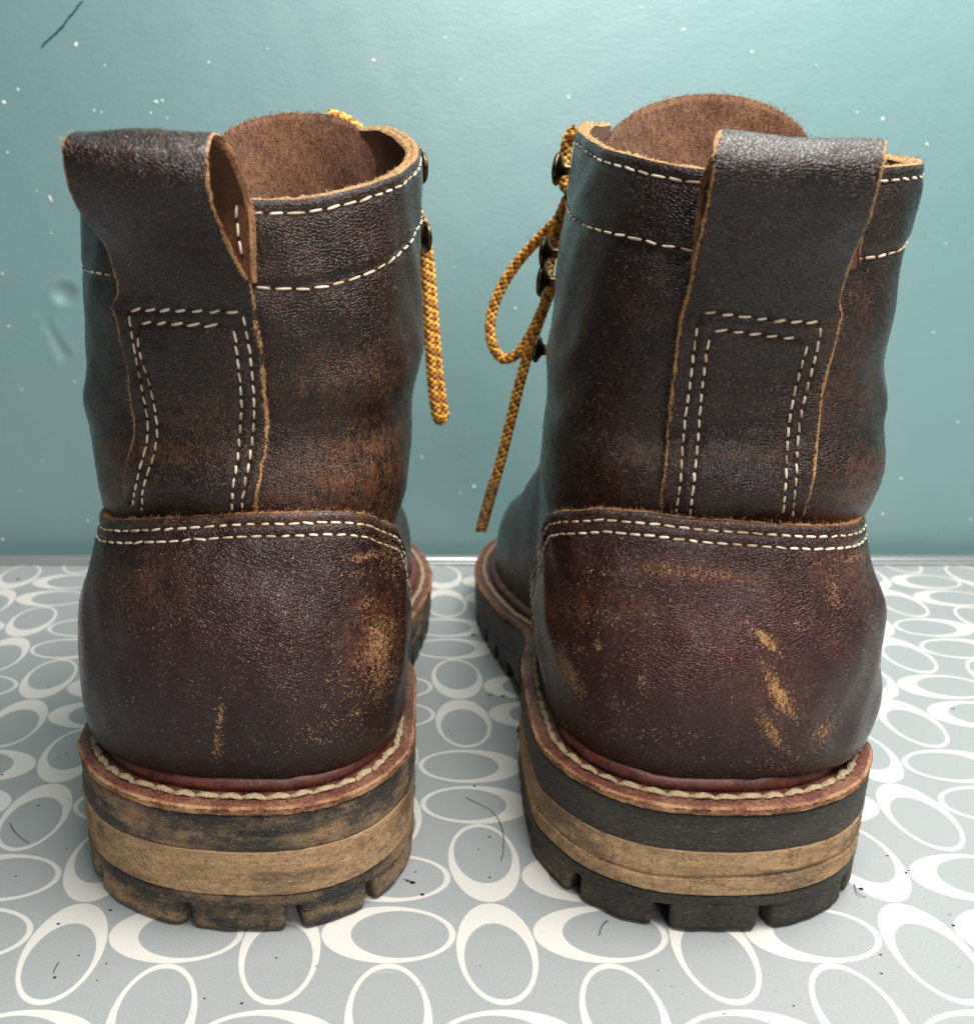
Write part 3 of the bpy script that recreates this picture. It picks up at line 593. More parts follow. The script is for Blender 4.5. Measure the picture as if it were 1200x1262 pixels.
def build_boot(B):
    d = B.d; root = B.root; med = B.med
    hy = B.hy
    cp = sorted([(yl, float(unY(px, py, hy + yl)[2])) for px, py, yl in d['collar_px']]); cy, cz = zip(*cp)
    # ---- shaft (quarters)
    zt_base = .0915
    def Q(ph, z):
        a = B.S(B.shaft, ph, z); c = B.S(B.cnt, ph, z)
        ctr = np.stack([0 * a[..., 0], np.full(a[..., 1].shape, .055), a[..., 2]], -1)
        v = ctr - c; v[..., 2] = 0; c = c + nrm(v) * .0024
        zz = np.asarray(z); f = np.clip((zz - .086) / .011, 0, 1); f = f * f * (3 - 2 * f)
        P = c * (1 - f[..., None]) + a * f[..., None]
        # soft unevenness and ankle creases
        out = P - ctr; out[..., 2] = 0; out = nrm(out)
        hgt = np.clip((zz - .097) / .02, 0, 1)
        w = .0006 * noise3(P * [1, 1, 1.6], 22, 11 + (med > 0)) + .00022 * noise3(P * [1, 1, 1.6], 60, 13)
        cr = np.exp(-((zz - .120 - .010 * np.sin(P[..., 0] * 60)) / .010) ** 2) * .0010 * noise3(P * [.6, .6, 1.6], 30, 17 + med)
        return P + out * ((w + cr) * hgt)[..., None]
    def Qn(ph, z, e=1e-3):
        dp = Q(ph + e, z) - Q(ph - e, z); dz = Q(ph, z + .0006) - Q(ph, z - .0006); return nrm(np.cross(dp, dz))
    ztop_y = lambda y: np.interp(y, cy, cz) + np.clip(y - cy[-1], 0, .1) * .08
    nph, nz = 460, 170
    php = np.linspace(-.78, .78, nph)
    zt = np.full(nph, .165)
    lat = (php * med < 0)
    for _ in range(8):
        yq = Q(php, zt)[:, 1]; zt = ztop_y(yq); zl_ = cz[0] + np.clip(yq - cy[0], 0, .1) * d['lat_slope']; zt = np.where(lat, zl_, zt)
    zt = smooth(zt, 10); ZT = lambda ph: np.interp(ph, php, zt)
    sv = np.linspace(0, 1, nz)[None, :] ** .8
    z = .030 + (zt[:, None] - .030) * sv
    P = Q(np.broadcast_to(php[:, None], z.shape), z); N = grid_normals(P)
    dd = zt[:, None] - z
    ROW1, ROW2 = .0027, .0172
    gr = np.exp(-((dd - ROW1) / .0009) ** 2) * .00035 + np.exp(-((dd - ROW2) / .0010) ** 2) * .00055 + .0004 * np.clip((dd - ROW2) / .0012, 0, 1)
    top_round = np.clip((.0012 - dd) / .0012, 0, 1) ** 2 * .0005
    P = P - N * (gr + top_round)[..., None]; N = grid_normals(P)
    at = wear_fields(B, P, N)
    mesh_from('shaft', P.reshape(-1, 3), quads(nph, nz), M['quarter'], root, attrs=at)
    prob = (.35 + at['tone'] + 1.2 * at['wear']) * (P[..., 1] < .10) * (P[..., 2] > .085)
    fibres('leather_nap', B, P, N, 6500, .0013, .00012, M['nap'], prob)
    # lining and raw collar edge
    inner = P[:, ::4] - N[:, ::4] * .0034; inner[:, -1] = P[:, -1] - N[:, -6] * .0034
    mesh_from('lining', inner[:, 12:].reshape(-1, 3), quads(nph, inner[:, 12:].shape[1], flip=True), M['lining'], root)
    o_, i_ = P[:, -1], inner[:, -1]; ks = np.linspace(0, 1, 9)
    E = o_[:, None] * (1 - ks)[None, :, None] + i_[:, None] * ks[None, :, None]
    hump = np.sin(ks * math.pi) ** .5 * .0006 - .0007 * np.exp(-((ks - .55) / .08) ** 2)
    E[..., 2] += hump[None] + (.00028 * noise3(E, 420, 31) + .0002 * noise3(E, 900, 32)) * np.sin(ks * math.pi)[None]
    En = np.zeros_like(E); En[..., 2] = 1
    mesh_from('collar_edge', E.reshape(-1, 3), quads(nph, 9), M['edge'], root)
    fibres('collar_fuzz', B, E, En, 1500, .0011, .00011, M['fuzz'], None, .5)
    # front edge of the two quarters along the lacing gap
    for e in (0, -1):
        Pe = P[e, 40:]; Ie = Pe - N[e, 40:] * .0034
        G = np.stack([Pe, Pe * .5 + Ie * .5 + [0, .0006, 0], Ie], 0)
        mesh_from('eyestay_edge', G.reshape(-1, 3), quads(3, G.shape[1]), M['edge_dark'], root)
    # ---- surface look-up: pixel -> point on the shaft
    gp = np.linspace(-.62, .62, 620); gz = np.linspace(.086, .195, 330); GP, GZ = np.meshgrid(gp, gz, indexing='ij')
    gx, gy = proj(B.W(Q(GP, GZ)))
    GN = Qn(GP, GZ) @ B.R.T; GV = CAM - B.W(Q(GP, GZ)); hid = ((GN * GV).sum(-1) < .01 * np.linalg.norm(GV, axis=-1)) * 1e9
    def hit(px, py):
        k = ((gx - px) ** 2 + (gy - py) ** 2 + hid).argmin(); return GP.ravel()[k], GZ.ravel()[k]
    holes = Acc()
    # collar stitching
    seg = []
    for row, dzz in ((0, ROW1), (1, ROW2)):
        phs = np.linspace(-.765, .765, 700); zz = ZT(phs) - dzz - (.0012 * np.sin(phs * 9) if row else 0)
        ci = np.interp(phs, php, np.arange(nph)); ri = np.interp(np.clip((zz - .030) / (ZT(phs) - .030), 0, 1), sv[0], np.arange(nz))
        i0 = np.clip(ci.astype(int), 0, nph - 2); j0 = np.clip(ri.astype(int), 0, nz - 2); fu, fv = (ci - i0)[:, None], (ri - j0)[:, None]
        bl2 = lambda A: (A[i0, j0] * (1 - fu) + A[i0 + 1, j0] * fu) * (1 - fv) + (A[i0, j0 + 1] * (1 - fu) + A[i0 + 1, j0 + 1] * fu) * fv
        n = nrm(bl2(N)); path = bl2(P) + n * .00010
        seg.append(capsule_row(path, n, .0033, .0009, .00029, holes=holes))
    big = Acc()
    for a in seg:
        off = big.n
        for V, Fq in zip(a.V, a.F): pass
        VV = np.concatenate(a.V); FF = np.concatenate(a.F); big.add(VV, FF)
    big.build('collar_stitching', M['thread'], root, kind='stuff')
    # ---- heel counter
    cgp = np.linspace(-.62, .62, 620); cgz = np.linspace(.028, .112, 260); CP, CZ = np.meshgrid(cgp, cgz, indexing='ij'); cgx, cgy = proj(B.W(B.S(B.cnt, CP, CZ)))
    CW = B.W(B.S(B.cnt, CP, CZ)); chid = ((grid_normals(CW) * (CAM - CW)).sum(-1) < 0) * 1e9
    def chit(px, py):
        k = ((cgx - px) ** 2 + (cgy - py) ** 2 + chid).argmin(); return CP.ravel()[k], CZ.ravel()[k]
    tops = sorted(chit(*p) for p in d['cnt_top']); tp, tz = np.array(tops).T
    pe = .575; zb = B.zW + .0004
    def zc_full(ph):
        e1, e0 = (tz[-1] - tz[-2]) / (tp[-1] - tp[-2]), (tz[1] - tz[0]) / (tp[1] - tp[0])
        return np.interp(ph, tp, tz) + (np.clip(ph - tp[-1], 0, 1) * min(e1, 0) if med > 0 else np.clip(ph - tp[0], -1, 0) * max(e0, 0))
    phs = np.linspace(-1, 1, 420); phs = pe * np.sin(phs * math.pi / 2) ** 1.0
    full = smooth(zc_full(phs), 14)
    f0 = np.where(phs * med > 0, d['fall0'], .74); q = np.clip((np.abs(phs / pe) - f0) / (1 - f0), 0, 1); fall = np.clip(1 - q ** 2.3, 0, 1) ** .5; zc = zb + .002 + (full - zb - .002) * fall
    rows = 120; s_ = 1 - (1 - np.linspace(0, 1, rows)) ** 1.5
    z = zb + (zc[:, None] - zb) * s_[None]
    PC = B.S(B.cnt, np.broadcast_to(phs[:, None], z.shape), z); NC = grid_normals(PC)
    dd = (zc[:, None] - z); endd = (pe - np.abs(phs))[:, None] * .17
    dmin = np.minimum(dd, np.maximum(endd, 0) + .0 * dd)
    zl = z - zb
    bumpy = .0007 * noise3(PC * [1, 1, 1.4], 26, 51 + med) + .0003 * noise3(PC, 75, 52)
    g = np.exp(-((dd - .0024) / .0007) ** 2) * .00030 + np.exp(-((dd - .0050) / .0007) ** 2) * .00030
    edge_r = np.clip((.0011 - dd) / .0011, 0, 1) ** 2 * .0006
    base_r = np.clip((.0035 - zl) / .0035, 0, 1) ** 2 * .0022
    PC = PC + NC * (bumpy * np.clip(zl / .01, 0, 1) - g - edge_r - base_r)[..., None]; NC = grid_normals(PC)
    at = wear_fields(B, PC, NC)
    cobj = mesh_from('heel_counter', PC.reshape(-1, 3), quads(len(phs), rows), M['counter'], root, attrs=at)
    ks = np.linspace(0, 1, 7); Nt = NC[:, -8]
    E = PC[:, -1][:, None] - Nt[:, None] * (ks * .0024)[None, :, None]
    up = nrm(PC[:, -1] - PC[:, -4])
    E = E + up[:, None] * ((np.sin(ks * math.pi) * .0006)[None, :, None] + (.0004 * noise3(E, 380, 41) + .00025 * noise3(E, 900, 42))[..., None] * np.sin(ks * math.pi)[None, :, None])
    mesh_from('raw_edge', E.reshape(-1, 3), quads(len(phs), 7), M['edge_rust'], cobj)
    fibres('edge_fuzz', B, E, np.broadcast_to(up[:, None], E.shape), 1500, .0011, .00011, M['fuzz'], None, .5, parent=cobj)
    fibres('counter_nap', B, PC, NC, 5200, .0012, .00011, M['nap'], (.5 + at['tone']) * np.ones(at['tone'].shape), parent=cobj)
    fibres('scuff_nap', B, PC, NC, 2600, .0009, .00011, M['scuff'], at['wear'] ** 2 + .0006, parent=cobj)
    cst = Acc(); path_n = grid_normals(PC)
    for dz in (.0024, .0050):
        pp = phs * (1 - dz / .115); zz = zb + .002 + np.maximum(full - dz - zb - .002, .001) * fall
        f_i = np.interp(pp, phs, np.arange(len(phs))); zcq = np.interp(pp, phs, zc); r_i = np.interp(np.clip((zz - zb) / (zcq - zb), 0, 1), s_, np.arange(rows))
        def bil(A):
            i0 = np.clip(f_i.astype(int), 0, len(phs) - 2); j0 = np.clip(r_i.astype(int), 0, rows - 2); fu, fv = (f_i - i0)[:, None], (r_i - j0)[:, None]
            return (A[i0, j0] * (1 - fu) + A[i0 + 1, j0] * fu) * (1 - fv) + (A[i0, j0 + 1] * (1 - fu) + A[i0 + 1, j0 + 1] * fu) * fv
        pts0, nn = bil(PC), nrm(bil(NC)); s0 = np.r_[0, np.cumsum(np.linalg.norm(np.diff(pts0, axis=0), axis=1))]; sq = np.linspace(0, s0[-1], int(s0[-1] / .0004))
        pts = np.stack([np.interp(sq, s0, pts0[:, k]) for k in range(3)], 1); n2 = nrm(np.stack([np.interp(sq, s0, nn[:, k]) for k in range(3)], 1)); pts = pts + n2 * .0001
        a = capsule_row(pts, n2, .0025, .0008, .00030, holes=holes); cst.add(np.concatenate(a.V), np.concatenate(a.F))
    cst.build('counter_stitching', M['thread'], cobj, kind='stuff')
    # ---- pull strap with its loop
    nu = 25; U = np.linspace(0, 1, nu); ctrl = []; nrow = 26
    tl, trr = tr(d['strapL']), tr(d['strapR']); yl0, yl1 = max(p[1] for p in d['strapL']), min(p[1] for p in d['strapL']); yr0, yr1 = max(p[1] for p in d['strapR']), min(p[1] for p in d['strapR'])
    for v in np.linspace(0, 1, nrow):
        a, b = yl0 + (yl1 - yl0) * v, yr0 + (yr1 - yr0) * v
        (p0, z0), (p1, z1) = hit(tl(a), a), hit(trr(b), b)
        if v == 0: z0 = min(z0, .097); z1 = min(z1, .097)
        ctrl.append((p0, z0, p1, z1))
    ctrl = np.array(ctrl); ctrl = np.stack([smooth(ctrl[:, k], 2) for k in range(4)], 1)
    rowsP = []
    for (p0, z0, p1, z1) in ctrl:
        ph = p0 + (p1 - p0) * U; zz = z0 + (z1 - z0) * U; rowsP.append(Q(ph, zz) + Qn(ph, zz) * np.interp(zz, [.095, .1015, .107], [-.0014, .0002, .0022])[:, None])
    n_sewn = len(rowsP)
    ys_c = B.W(rowsP[-1])[nu // 2, 1] - hy; ysl, ysr = B.W(rowsP[-1])[0, 1] - hy - ys_c, B.W(rowsP[-1])[-1, 1] - hy - ys_c
    for li_, (l, r, y) in enumerate(d['loop']):
        fb = [.92, .72, .48, .30, .18, .12, .08, .30, .65][li_]
        yL_, yR_ = y + ysl * fb, y + ysr * fb
        a = B.Lc(unY(l[0], l[1], hy + yL_)); b = B.Lc(unY(r[0], r[1], hy + yR_))
        row = a * (1 - U)[:, None] + b * U[:, None]
        row[:, 1] += -(ysl + ysr) / 2 * fb * (1 - (2 * U - 1) ** 2) - .0010 * (1 - (2 * U - 1) ** 2)
        rowsP.append(row)
    for (l, r) in d['loop_in']:
        (p0, z0), (p1, z1) = hit(*l), hit(*r); ph = p0 + (p1 - p0) * U; zz = z0 + (z1 - z0) * U; rowsP.append(Q(ph, zz) + Qn(ph, zz) * .0004)
    C = np.array(rowsP)                                        # rows x nu x 3
    st = catmull(C.reshape(len(C), -1), 7).reshape(-1, nu, 3)
    st2 = np.zeros((st.shape[0], 73, 3)); uu = np.linspace(0, 1, 73)
    for k in range(3):
        for i in range(st.shape[0]): st2[i, :, k] = np.interp(uu, U, st[i, :, k])
    for _ in range(3): st2[:, 1:-1] = .25 * st2[:, :-2] + .5 * st2[:, 1:-1] + .25 * st2[:, 2:]
    Ps = st2.transpose(1, 0, 2); Ns = grid_normals(Ps)          # u x v
    # ragged cut edges, soft unevenness, stitched-down grooves
    rag = .00018 * noise3(Ps, 90, 61) + .00012 * noise3(Ps, 420, 62)
    dirU = nrm(np.gradient(Ps, axis=0)); w_e = np.zeros(73); w_e[:2] = 1; w_e[-2:] = 1
    Ps = Ps + dirU * (rag * w_e[:, None])[..., None] + Ns * (.00030 * noise3(Ps, 45, 63) + .00010 * noise3(Ps, 190, 64))[..., None]
    vx, vy = proj(B.W(Ps)); sew = np.zeros(vx.shape)
    nsv = (n_sewn + 2) * 7
    for pl in d['box']:
        pl = np.array(pl, float)
        for a, b in zip(pl[:-1], pl[1:]):
            ab = b - a; tt = np.clip(((vx - a[0]) * ab[0] + (vy - a[1]) * ab[1]) / (ab @ ab), 0, 1)
            dist = np.hypot(vx - a[0] - tt * ab[0], vy - a[1] - tt * ab[1]); sew = np.maximum(sew, np.exp(-(dist / 4.5) ** 2))
    sew[:, nsv:] = 0
    lipz = np.zeros(73); lipz[0] = lipz[-1] = .0004; lipz[1] = lipz[-2] = .0001
    Ps = Ps - Ns * (sew * .00045 + lipz[:, None])[..., None]; Ns = grid_normals(Ps)
    at = wear_fields(B, Ps, Ns)
    ew = np.zeros(73); ew[[0, 1, -1, -2]] = .95; ew[[2, -3]] = .6; ew[[3, -4]] = .35; at['wear'] = np.maximum(at['wear'], ew[:, None] * (1.15 + .18 * noise3(Ps, 120, 69)))
    nuu, nvv = Ps.shape[:2]; In = Ps - Ns * .0021
    V = np.vstack([Ps.reshape(-1, 3), In.reshape(-1, 3)]); n1 = nuu * nvv
    Fo = quads(nuu, nvv); Fi = quads(nuu, nvv, flip=True, off=n1)
    at2 = {k: np.r_[v.ravel(), np.zeros(n1)] for k, v in at.items()}
    sobj = mesh_from('pull_strap', V, np.vstack([Fo, Fi]), [M['strap'], M['lining']], root, mi=np.r_[np.zeros(len(Fo)), np.ones(len(Fi))], attrs=at2)
    ex = Acc(); ks = np.linspace(0, 1, 6); keep = []
    for e, sg in ((0, -1), (nuu - 1, 1)):
        a, b = Ps[e], In[e]; E = a[:, None] * (1 - ks)[None, :, None] + b[:, None] * ks[None, :, None]
        E = E + sg * dirU[e][:, None] * (np.sin(ks * math.pi)[None, :, None] * (.00035 + .0003 * noise3(E, 400, 66)[..., None]))
        ex.add(E.reshape(-1, 3), quads(nvv, 6, flip=(sg > 0))); keep.append((E, np.broadcast_to(sg * dirU[e][:, None], E.shape)))
    ex.build('cut_edge', M['edge_dark'], sobj)
    fibres('cut_edge_fuzz', B, np.concatenate([k[0].reshape(-1, 3) for k in keep]), np.concatenate([k[1].reshape(-1, 3) for k in keep]), 1100, .0009, .0001, M['fuzz'], None, .4, parent=sobj)
    fibres('strap_nap', B, Ps[:, :nsv + 40], Ns[:, :nsv + 40], 2200, .0014, .00010, M['nap'], parent=sobj)
    sst = Acc()
    gxs, gys = vx[:, :nsv].ravel(), vy[:, :nsv].ravel(); gPs, gNs = Ps[:, :nsv].reshape(-1, 3), Ns[:, :nsv].reshape(-1, 3)
    def on_strap(pl, Px, Nx, xs_, ys_):
        pl = resample(np.array(pl, float), 4.0); pts, nn = [], []
        for p in pl:
            d2 = (xs_ - p[0]) ** 2 + (ys_ - p[1]) ** 2; k = np.argpartition(d2, 6)[:6]; w = 1 / (d2[k] + .3); w /= w.sum()
            pts.append((Px[k] * w[:, None]).sum(0)); nn.append((Nx[k] * w[:, None]).sum(0))
        pts, nn = np.array(pts), nrm(np.array(nn))
        for k in range(3): pts[:, k] = smooth(pts[:, k], 2); nn[:, k] = smooth(nn[:, k], 2)
        s0 = np.r_[0, np.cumsum(np.linalg.norm(np.diff(pts, axis=0), axis=1))]; q_ = np.linspace(0, s0[-1], max(8, int(s0[-1] / .0004)))
        return np.stack([np.interp(q_, s0, pts[:, k]) for k in range(3)], 1), np.stack([np.interp(q_, s0, nn[:, k]) for k in range(3)], 1)
    for pl in d['box']:
        horiz = abs(pl[-1][0] - pl[0][0]) > abs(pl[-1][1] - pl[0][1])
        pts, nn = on_strap(pl, gPs, gNs, gxs, gys); a = capsule_row(pts + nn * .00006, nn, .0027 if horiz else .0023, .0010 if horiz else .0008, .00031, holes=holes, tilt=.22 if horiz else .05); sst.add(np.concatenate(a.V), np.concatenate(a.F))
    li = In[:, nsv + 40:].reshape(-1, 3); ln = -Ns[:, nsv + 40:].reshape(-1, 3); lx, ly = proj(B.W(li))
    for pl in d['inbox']:
        pts, nn = on_strap(pl, li, ln, lx, ly); a = capsule_row(pts + nn * .0001, nn, .0026, .0009, .00031, holes=holes); sst.add(np.concatenate(a.V), np.concatenate(a.F))
    sst.build('strap_stitching', M['thread'], sobj, kind='stuff')
    holes.build('stitch_holes', M['hole'], root, kind='stuff', smooth_=False)
    # ---- tongue
    tpz = np.array(d['tongue'], float); nu = 70; U = np.linspace(-1, 1, nu); xs_ = np.linspace(tpz[0, 0], tpz[-1, 0], nu); ys_ = smooth(np.interp(xs_, tpz[:, 0], tpz[:, 1]), 6)
    yl = .0985 - .010 * np.abs(U) ** 2.2
    topP = B.Lc(unY(xs_, ys_, hy + yl)); rr = np.linspace(0, 1, 50)
    bot = topP.copy(); bot[:, 2] = .085; bot[:, 1] += .012; bot[:, 0] = topP[:, 0] * .9
    Pt = bot[:, None] * (1 - rr)[None, :, None] + topP[:, None] * rr[None, :, None]
    Pt[..., 1] -= .004 * np.sin(rr * math.pi)[None]; Pt[..., 1] += .004 * rr[None] ** 4
    Nt = grid_normals(Pt); Pt = Pt + Nt * (.0005 * noise3(Pt, 60, 71) + .0002 * noise3(Pt, 320, 72))[..., None]
    n1 = Pt.shape[0] * Pt.shape[1]; back = Pt - Nt * .0024
    edge_idx = np.concatenate([np.arange(50), np.arange(1, nu) * 50 + 49, (nu - 1) * 50 + np.arange(48, -1, -1)])
    Fe = np.array([[a, b, b + n1, a + n1] for a, b in zip(edge_idx[:-1], edge_idx[1:])])
    tobj = mesh_from('tongue', np.vstack([Pt.reshape(-1, 3), back.reshape(-1, 3)]), np.vstack([quads(nu, 50), quads(nu, 50, flip=True, off=n1), Fe]), M['suede'], root)
    fibres('tongue_nap', B, Pt[:, 22:], Nt[:, 22:], 7000, .0011, .00011, M['nap'], None, .35, parent=tobj)
    ee = np.concatenate([Pt[:, -1] * (1 - k) + back[:, -1] * k for k in (0, .3, .6, 1)])
    fibres('tongue_edge_fuzz', B, ee, np.broadcast_to([0, 0, 1.], ee.shape), 1100, .0010, .0001, M['fuzz'], None, .6, parent=tobj)
    # ---- sole outline
    tl, trr = tr(d['soleL']), tr(d['soleR']); hw = [.0385, .0385]; ph = np.linspace(-math.pi / 2, math.pi / 2, 61)
    def heel_arc(h):
        w = np.where(ph > 0, h[1], h[0]); e = 2 / 2.3
        return np.stack([np.sign(ph) * w * np.abs(np.sin(ph)) ** e, .042 - .042 * np.abs(np.cos(ph)) ** e], 1)
    for _ in range(25):
        a = heel_arc(hw); x, y = proj(B.W(np.column_stack([a, np.full(len(a), B.zW)]))); i, j = x.argmin(), x.argmax(); k = .26 / F_PX
        hw[0] += .6 * (x[i] - tl(y[i])) * k; hw[1] += .6 * (trr(y[j]) - x[j]) * k
    a = heel_arc(hw)
    mp = np.array([(.070, hw[1] if med > 0 else hw[0]), (.095, .0350), (.125, .0365), (.155, .0425), (.182, .0465), (.205, .0450), (.228, .0370), (.246, .0220)])
    lp = np.array([(.070, hw[0] if med > 0 else hw[1]), (.10, .0395), (.13, .0430), (.163, .0470), (.193, .0465), (.220, .0390), (.240, .0260), (.252, .0130)])
    mp[0, 1] *= .985; lp[0, 1] *= .99
    mpts = [(med * x, y) for y, x in mp]; lpts = [(-med * x, y) for y, x in lp]
    right, left = (mpts, lpts) if med > 0 else (lpts, mpts)
    ctrl = [tuple(p) for p in a[3:-3:6]]
    ctrl = ctrl + right + [(med * .006, .2560)] + left[::-1]
    o = catmull(ctrl, 16, closed=True); o = resample(o, n=960, closed=True)
    k0 = np.argmin(np.hypot(o[:, 0], o[:, 1])); o = np.roll(o, -k0, 0)
    yy = o[:, 1]; zwf = lambda y: np.interp(y, [0, .075, .10, .135, .165, .20, .23, .262], [B.zW, B.zW, B.zW - .0012, .0245, .0215, .0215, .0228, .0262])
    zw = smooth(zwf(yy), 6); dz = zw - B.zW
    spring = np.clip((yy - .20) / .06, 0, 1) ** 2 * .004
    mats = [M['welt_edge'], M['welt']]
    wobj = layer(B, 'welt', o, zw - (B.zW - B.zMid), zw, mats, 5, top_w=.0115, bot_w=.006, round_=.0007, edge_mat=0, top_mat=1, rough=.0002, seed=81)
    ro = offset2(o, .0083); ridge = np.column_stack([ro, zw + .0013]); ridge[:, 2] += .0002 * noise3(ridge, 120, 82)
    V, (a_, b_), *_ = tube(np.vstack([ridge, ridge[:1]]), .0021, 10); mesh_from('welt_ridge', V, quads(a_, b_, True), M['ridge'], root)
    # welt stitches, one object each
    so = offset2(o, .0042); sp = np.column_stack([so, zw + .0001]); per = arclen(sp)[-1]; ns = int(per / .0056); L_ = .0057
    th = np.arange(8) / 8 * 6.283; prm = np.array([-.5, -.43, -.25, 0, .25, .43, .5]); rad = np.array([.3, .72, .95, 1, .95, .72, .3]); protos = []
    for v in range(6):
        tw = np.random.default_rng(200 + v).normal(0, .09, (8, 7)); X_ = np.repeat((prm * L_)[None], 8, 0)
        bb = np.cos(th)[:, None] * rad * .00092 * (1 + tw) + .0002 * np.sin(prm * 9 + v)[None]
        hh = np.sin(th)[:, None] * rad * .00062 * (1 + tw) + ((1 - (prm * 2) ** 2) * .00042)[None] + .00012 * np.sin(X_ * 4200 + th[:, None] * 2)
        me = mesh_from('stitch', np.stack([X_, bb, hh], -1).reshape(-1, 3), quads(8, 7, True), M['welt_thread'], None); protos.append(me.data); bpy.data.objects.remove(me)
    sl = arclen(sp); spc = np.vstack([sp, sp[:1]]); slc = np.r_[sl, sl[-1] + np.linalg.norm(sp[0] - sp[-1])]
    for i in range(ns):
        q_ = (i + .5) / ns * slc[-1]; f = lambda x: np.array([np.interp(x % slc[-1], slc, spc[:, k]) for k in range(3)])
        c, tdir = f(q_), nrm(f(q_ + .002) - f(q_ - .002))
        if tdir @ tdir < .5: continue
        ob = bpy.data.objects.new('stitch', protos[rng.integers(6)]); scene.collection.objects.link(ob); ob.parent = wobj
        xa = Vector(tdir); za = Vector((0, 0, 1)); ya = za.cross(xa).normalized(); za = xa.cross(ya)
        ob.matrix_local = Matrix((xa, ya, za)).transposed().to_4x4(); ob.matrix_local.translation = Vector(c)
        mm = Matrix((xa, ya, za)).transposed().to_4x4(); mm.translation = Vector(c); mm = mm @ Matrix.Rotation(rng.normal(.06, .05), 4, 'Z') @ Matrix.Diagonal((rng.uniform(.92, 1.08), rng.uniform(.85, 1.1), rng.uniform(.8, 1.15), 1)); ob.matrix_local = mm
    # midsole
    D = d['dirt']
    rub = (.022, .021, .018); tan = (.50, .325, .18)
    layer(B, 'midsole', offset2(o, .0004), zw - (B.zW - B.zStack), zw - (B.zW - B.zMid) - .0001, solemat('midsole_rubber', rub, tan, D[0]), 10, bot_w=.012, top_w=.004, seed=91,
          grooves=[(zat(1030, hy), .0004, .0006)] if med > 0 else [])
    # heel block
    hsel = o[yy < .088]; r_ = np.roll(np.arange(len(o)), 0)
    idx = np.where(yy < .088)[0]; cut = np.where(np.diff(idx) > 1)[0]
    ring = np.vstack([o[idx[cut[0] + 1:]], o[idx[:cut[0] + 1]]]) if len(cut) else o[idx]
    breast = np.stack([np.linspace(ring[-1, 0], ring[0, 0], 30)[1:-1], .088 - .006 * np.sin(np.linspace(0, math.pi, 30))[1:-1]], 1)
    ho = resample(np.vstack([ring, breast]), n=620, closed=True)
    zB = zat(1085, hy)
    layer(B, 'heel_stack', offset2(ho, .0003), B.zLug, B.zStack - .0001, solemat('stacked_heel', (.11, .068, .038), (.66, .43, .235), D[1], gloss=.7), 26, seed=95, rough=.00012,
          grooves=[(zB, .0007, .00028)] if med < 0 else [])
    hs_ = [c for c in root.children if c.name.split('.')[0] == 'heel_stack'][0]; hv = np.array([v.co[:] for v in hs_.data.vertices]); hn = np.array([v.normal[:] for v in hs_.data.vertices])
    k_ = (hv[:, 1] < .06) & (hv[:, 2] > B.zLug + .0006) & (hv[:, 2] < B.zStack - .0006) & (np.hypot(hv[:, 0], hv[:, 1] - .04) > .034)
    fibres('mud_straw', B, hv[k_], hn[k_], 1500, .0020, .00012, M['mud'], None, .08, parent=hs_)
    lug_mat = solemat('lug_rubber', (.021, .020, .017), (.46, .315, .175), D[2], gloss=.6)
    base = layer(B, 'heel_top_lift', offset2(ho, .0005), B.zNotch, B.zLug - .0003, lug_mat, 6, bot_w=.010, seed=97)
    cen = ho.mean(0); layer(B, 'heel_core', cen + (ho - cen) * .82, .0010, B.zNotch + .0005, M['core'], 4, bot_w=.004, top_w=.003, seed=98, rough=0)
    # heel lugs between the notches
    hol = offset2(ho, .0006); lx, ly = proj(B.W(np.column_stack([hol, np.full(len(hol), .004)]))); backside = hol[:, 1] < .07
    cuts = []; ar = arclen(hol)
    W3 = B.W(np.column_stack([hol, np.zeros(len(hol))])); vis = backside
    tn = nrm(np.roll(hol, -1, 0) - np.roll(hol, 1, 0))
    for (nx_, wpx) in d['notch']:
        cand = np.where(vis, np.abs(lx - nx_) + (hol[:, 1] > .05) * 40, 1e9); cuts.append((ar[cand.argmin()], wpx * .23 / F_PX))
    tot = ar[-1] + np.linalg.norm(hol[0] - hol[-1])
    iR, iL = np.argmin(np.hypot(hol[:, 0] - ring[-1, 0], hol[:, 1] - ring[-1, 1])), np.argmin(np.hypot(hol[:, 0] - ring[0, 0], hol[:, 1] - ring[0, 1]))
    s_off = ar[iL]
    cuts = sorted(((c - s_off) % tot, w) for c, w in cuts); end = (ar[iR] - s_off) % tot
    inn = cen + (ho - cen) * .58
    def atl(q_, A): q_ = (q_ + s_off) % tot; ac_ = np.r_[ar, tot]; return np.stack([np.interp(q_, ac_, np.r_[A[:, k], A[0, k]]) for k in range(2)], -1)
    full_cuts = [(0.0, .0)] + cuts + [(end, .0)]
    spans = []
    for (c0, w0), (c1, w1) in zip(full_cuts[:-1], full_cuts[1:]):
        a0, a1 = c0 + w0 / 2, c1 - w1 / 2
        if a1 - a0 > .034: mid_ = (a0 + a1) / 2; spans += [(a0, mid_ - .0015), (mid_ + .0015, a1)]
        elif a1 - a0 > .002: spans.append((a0, a1))
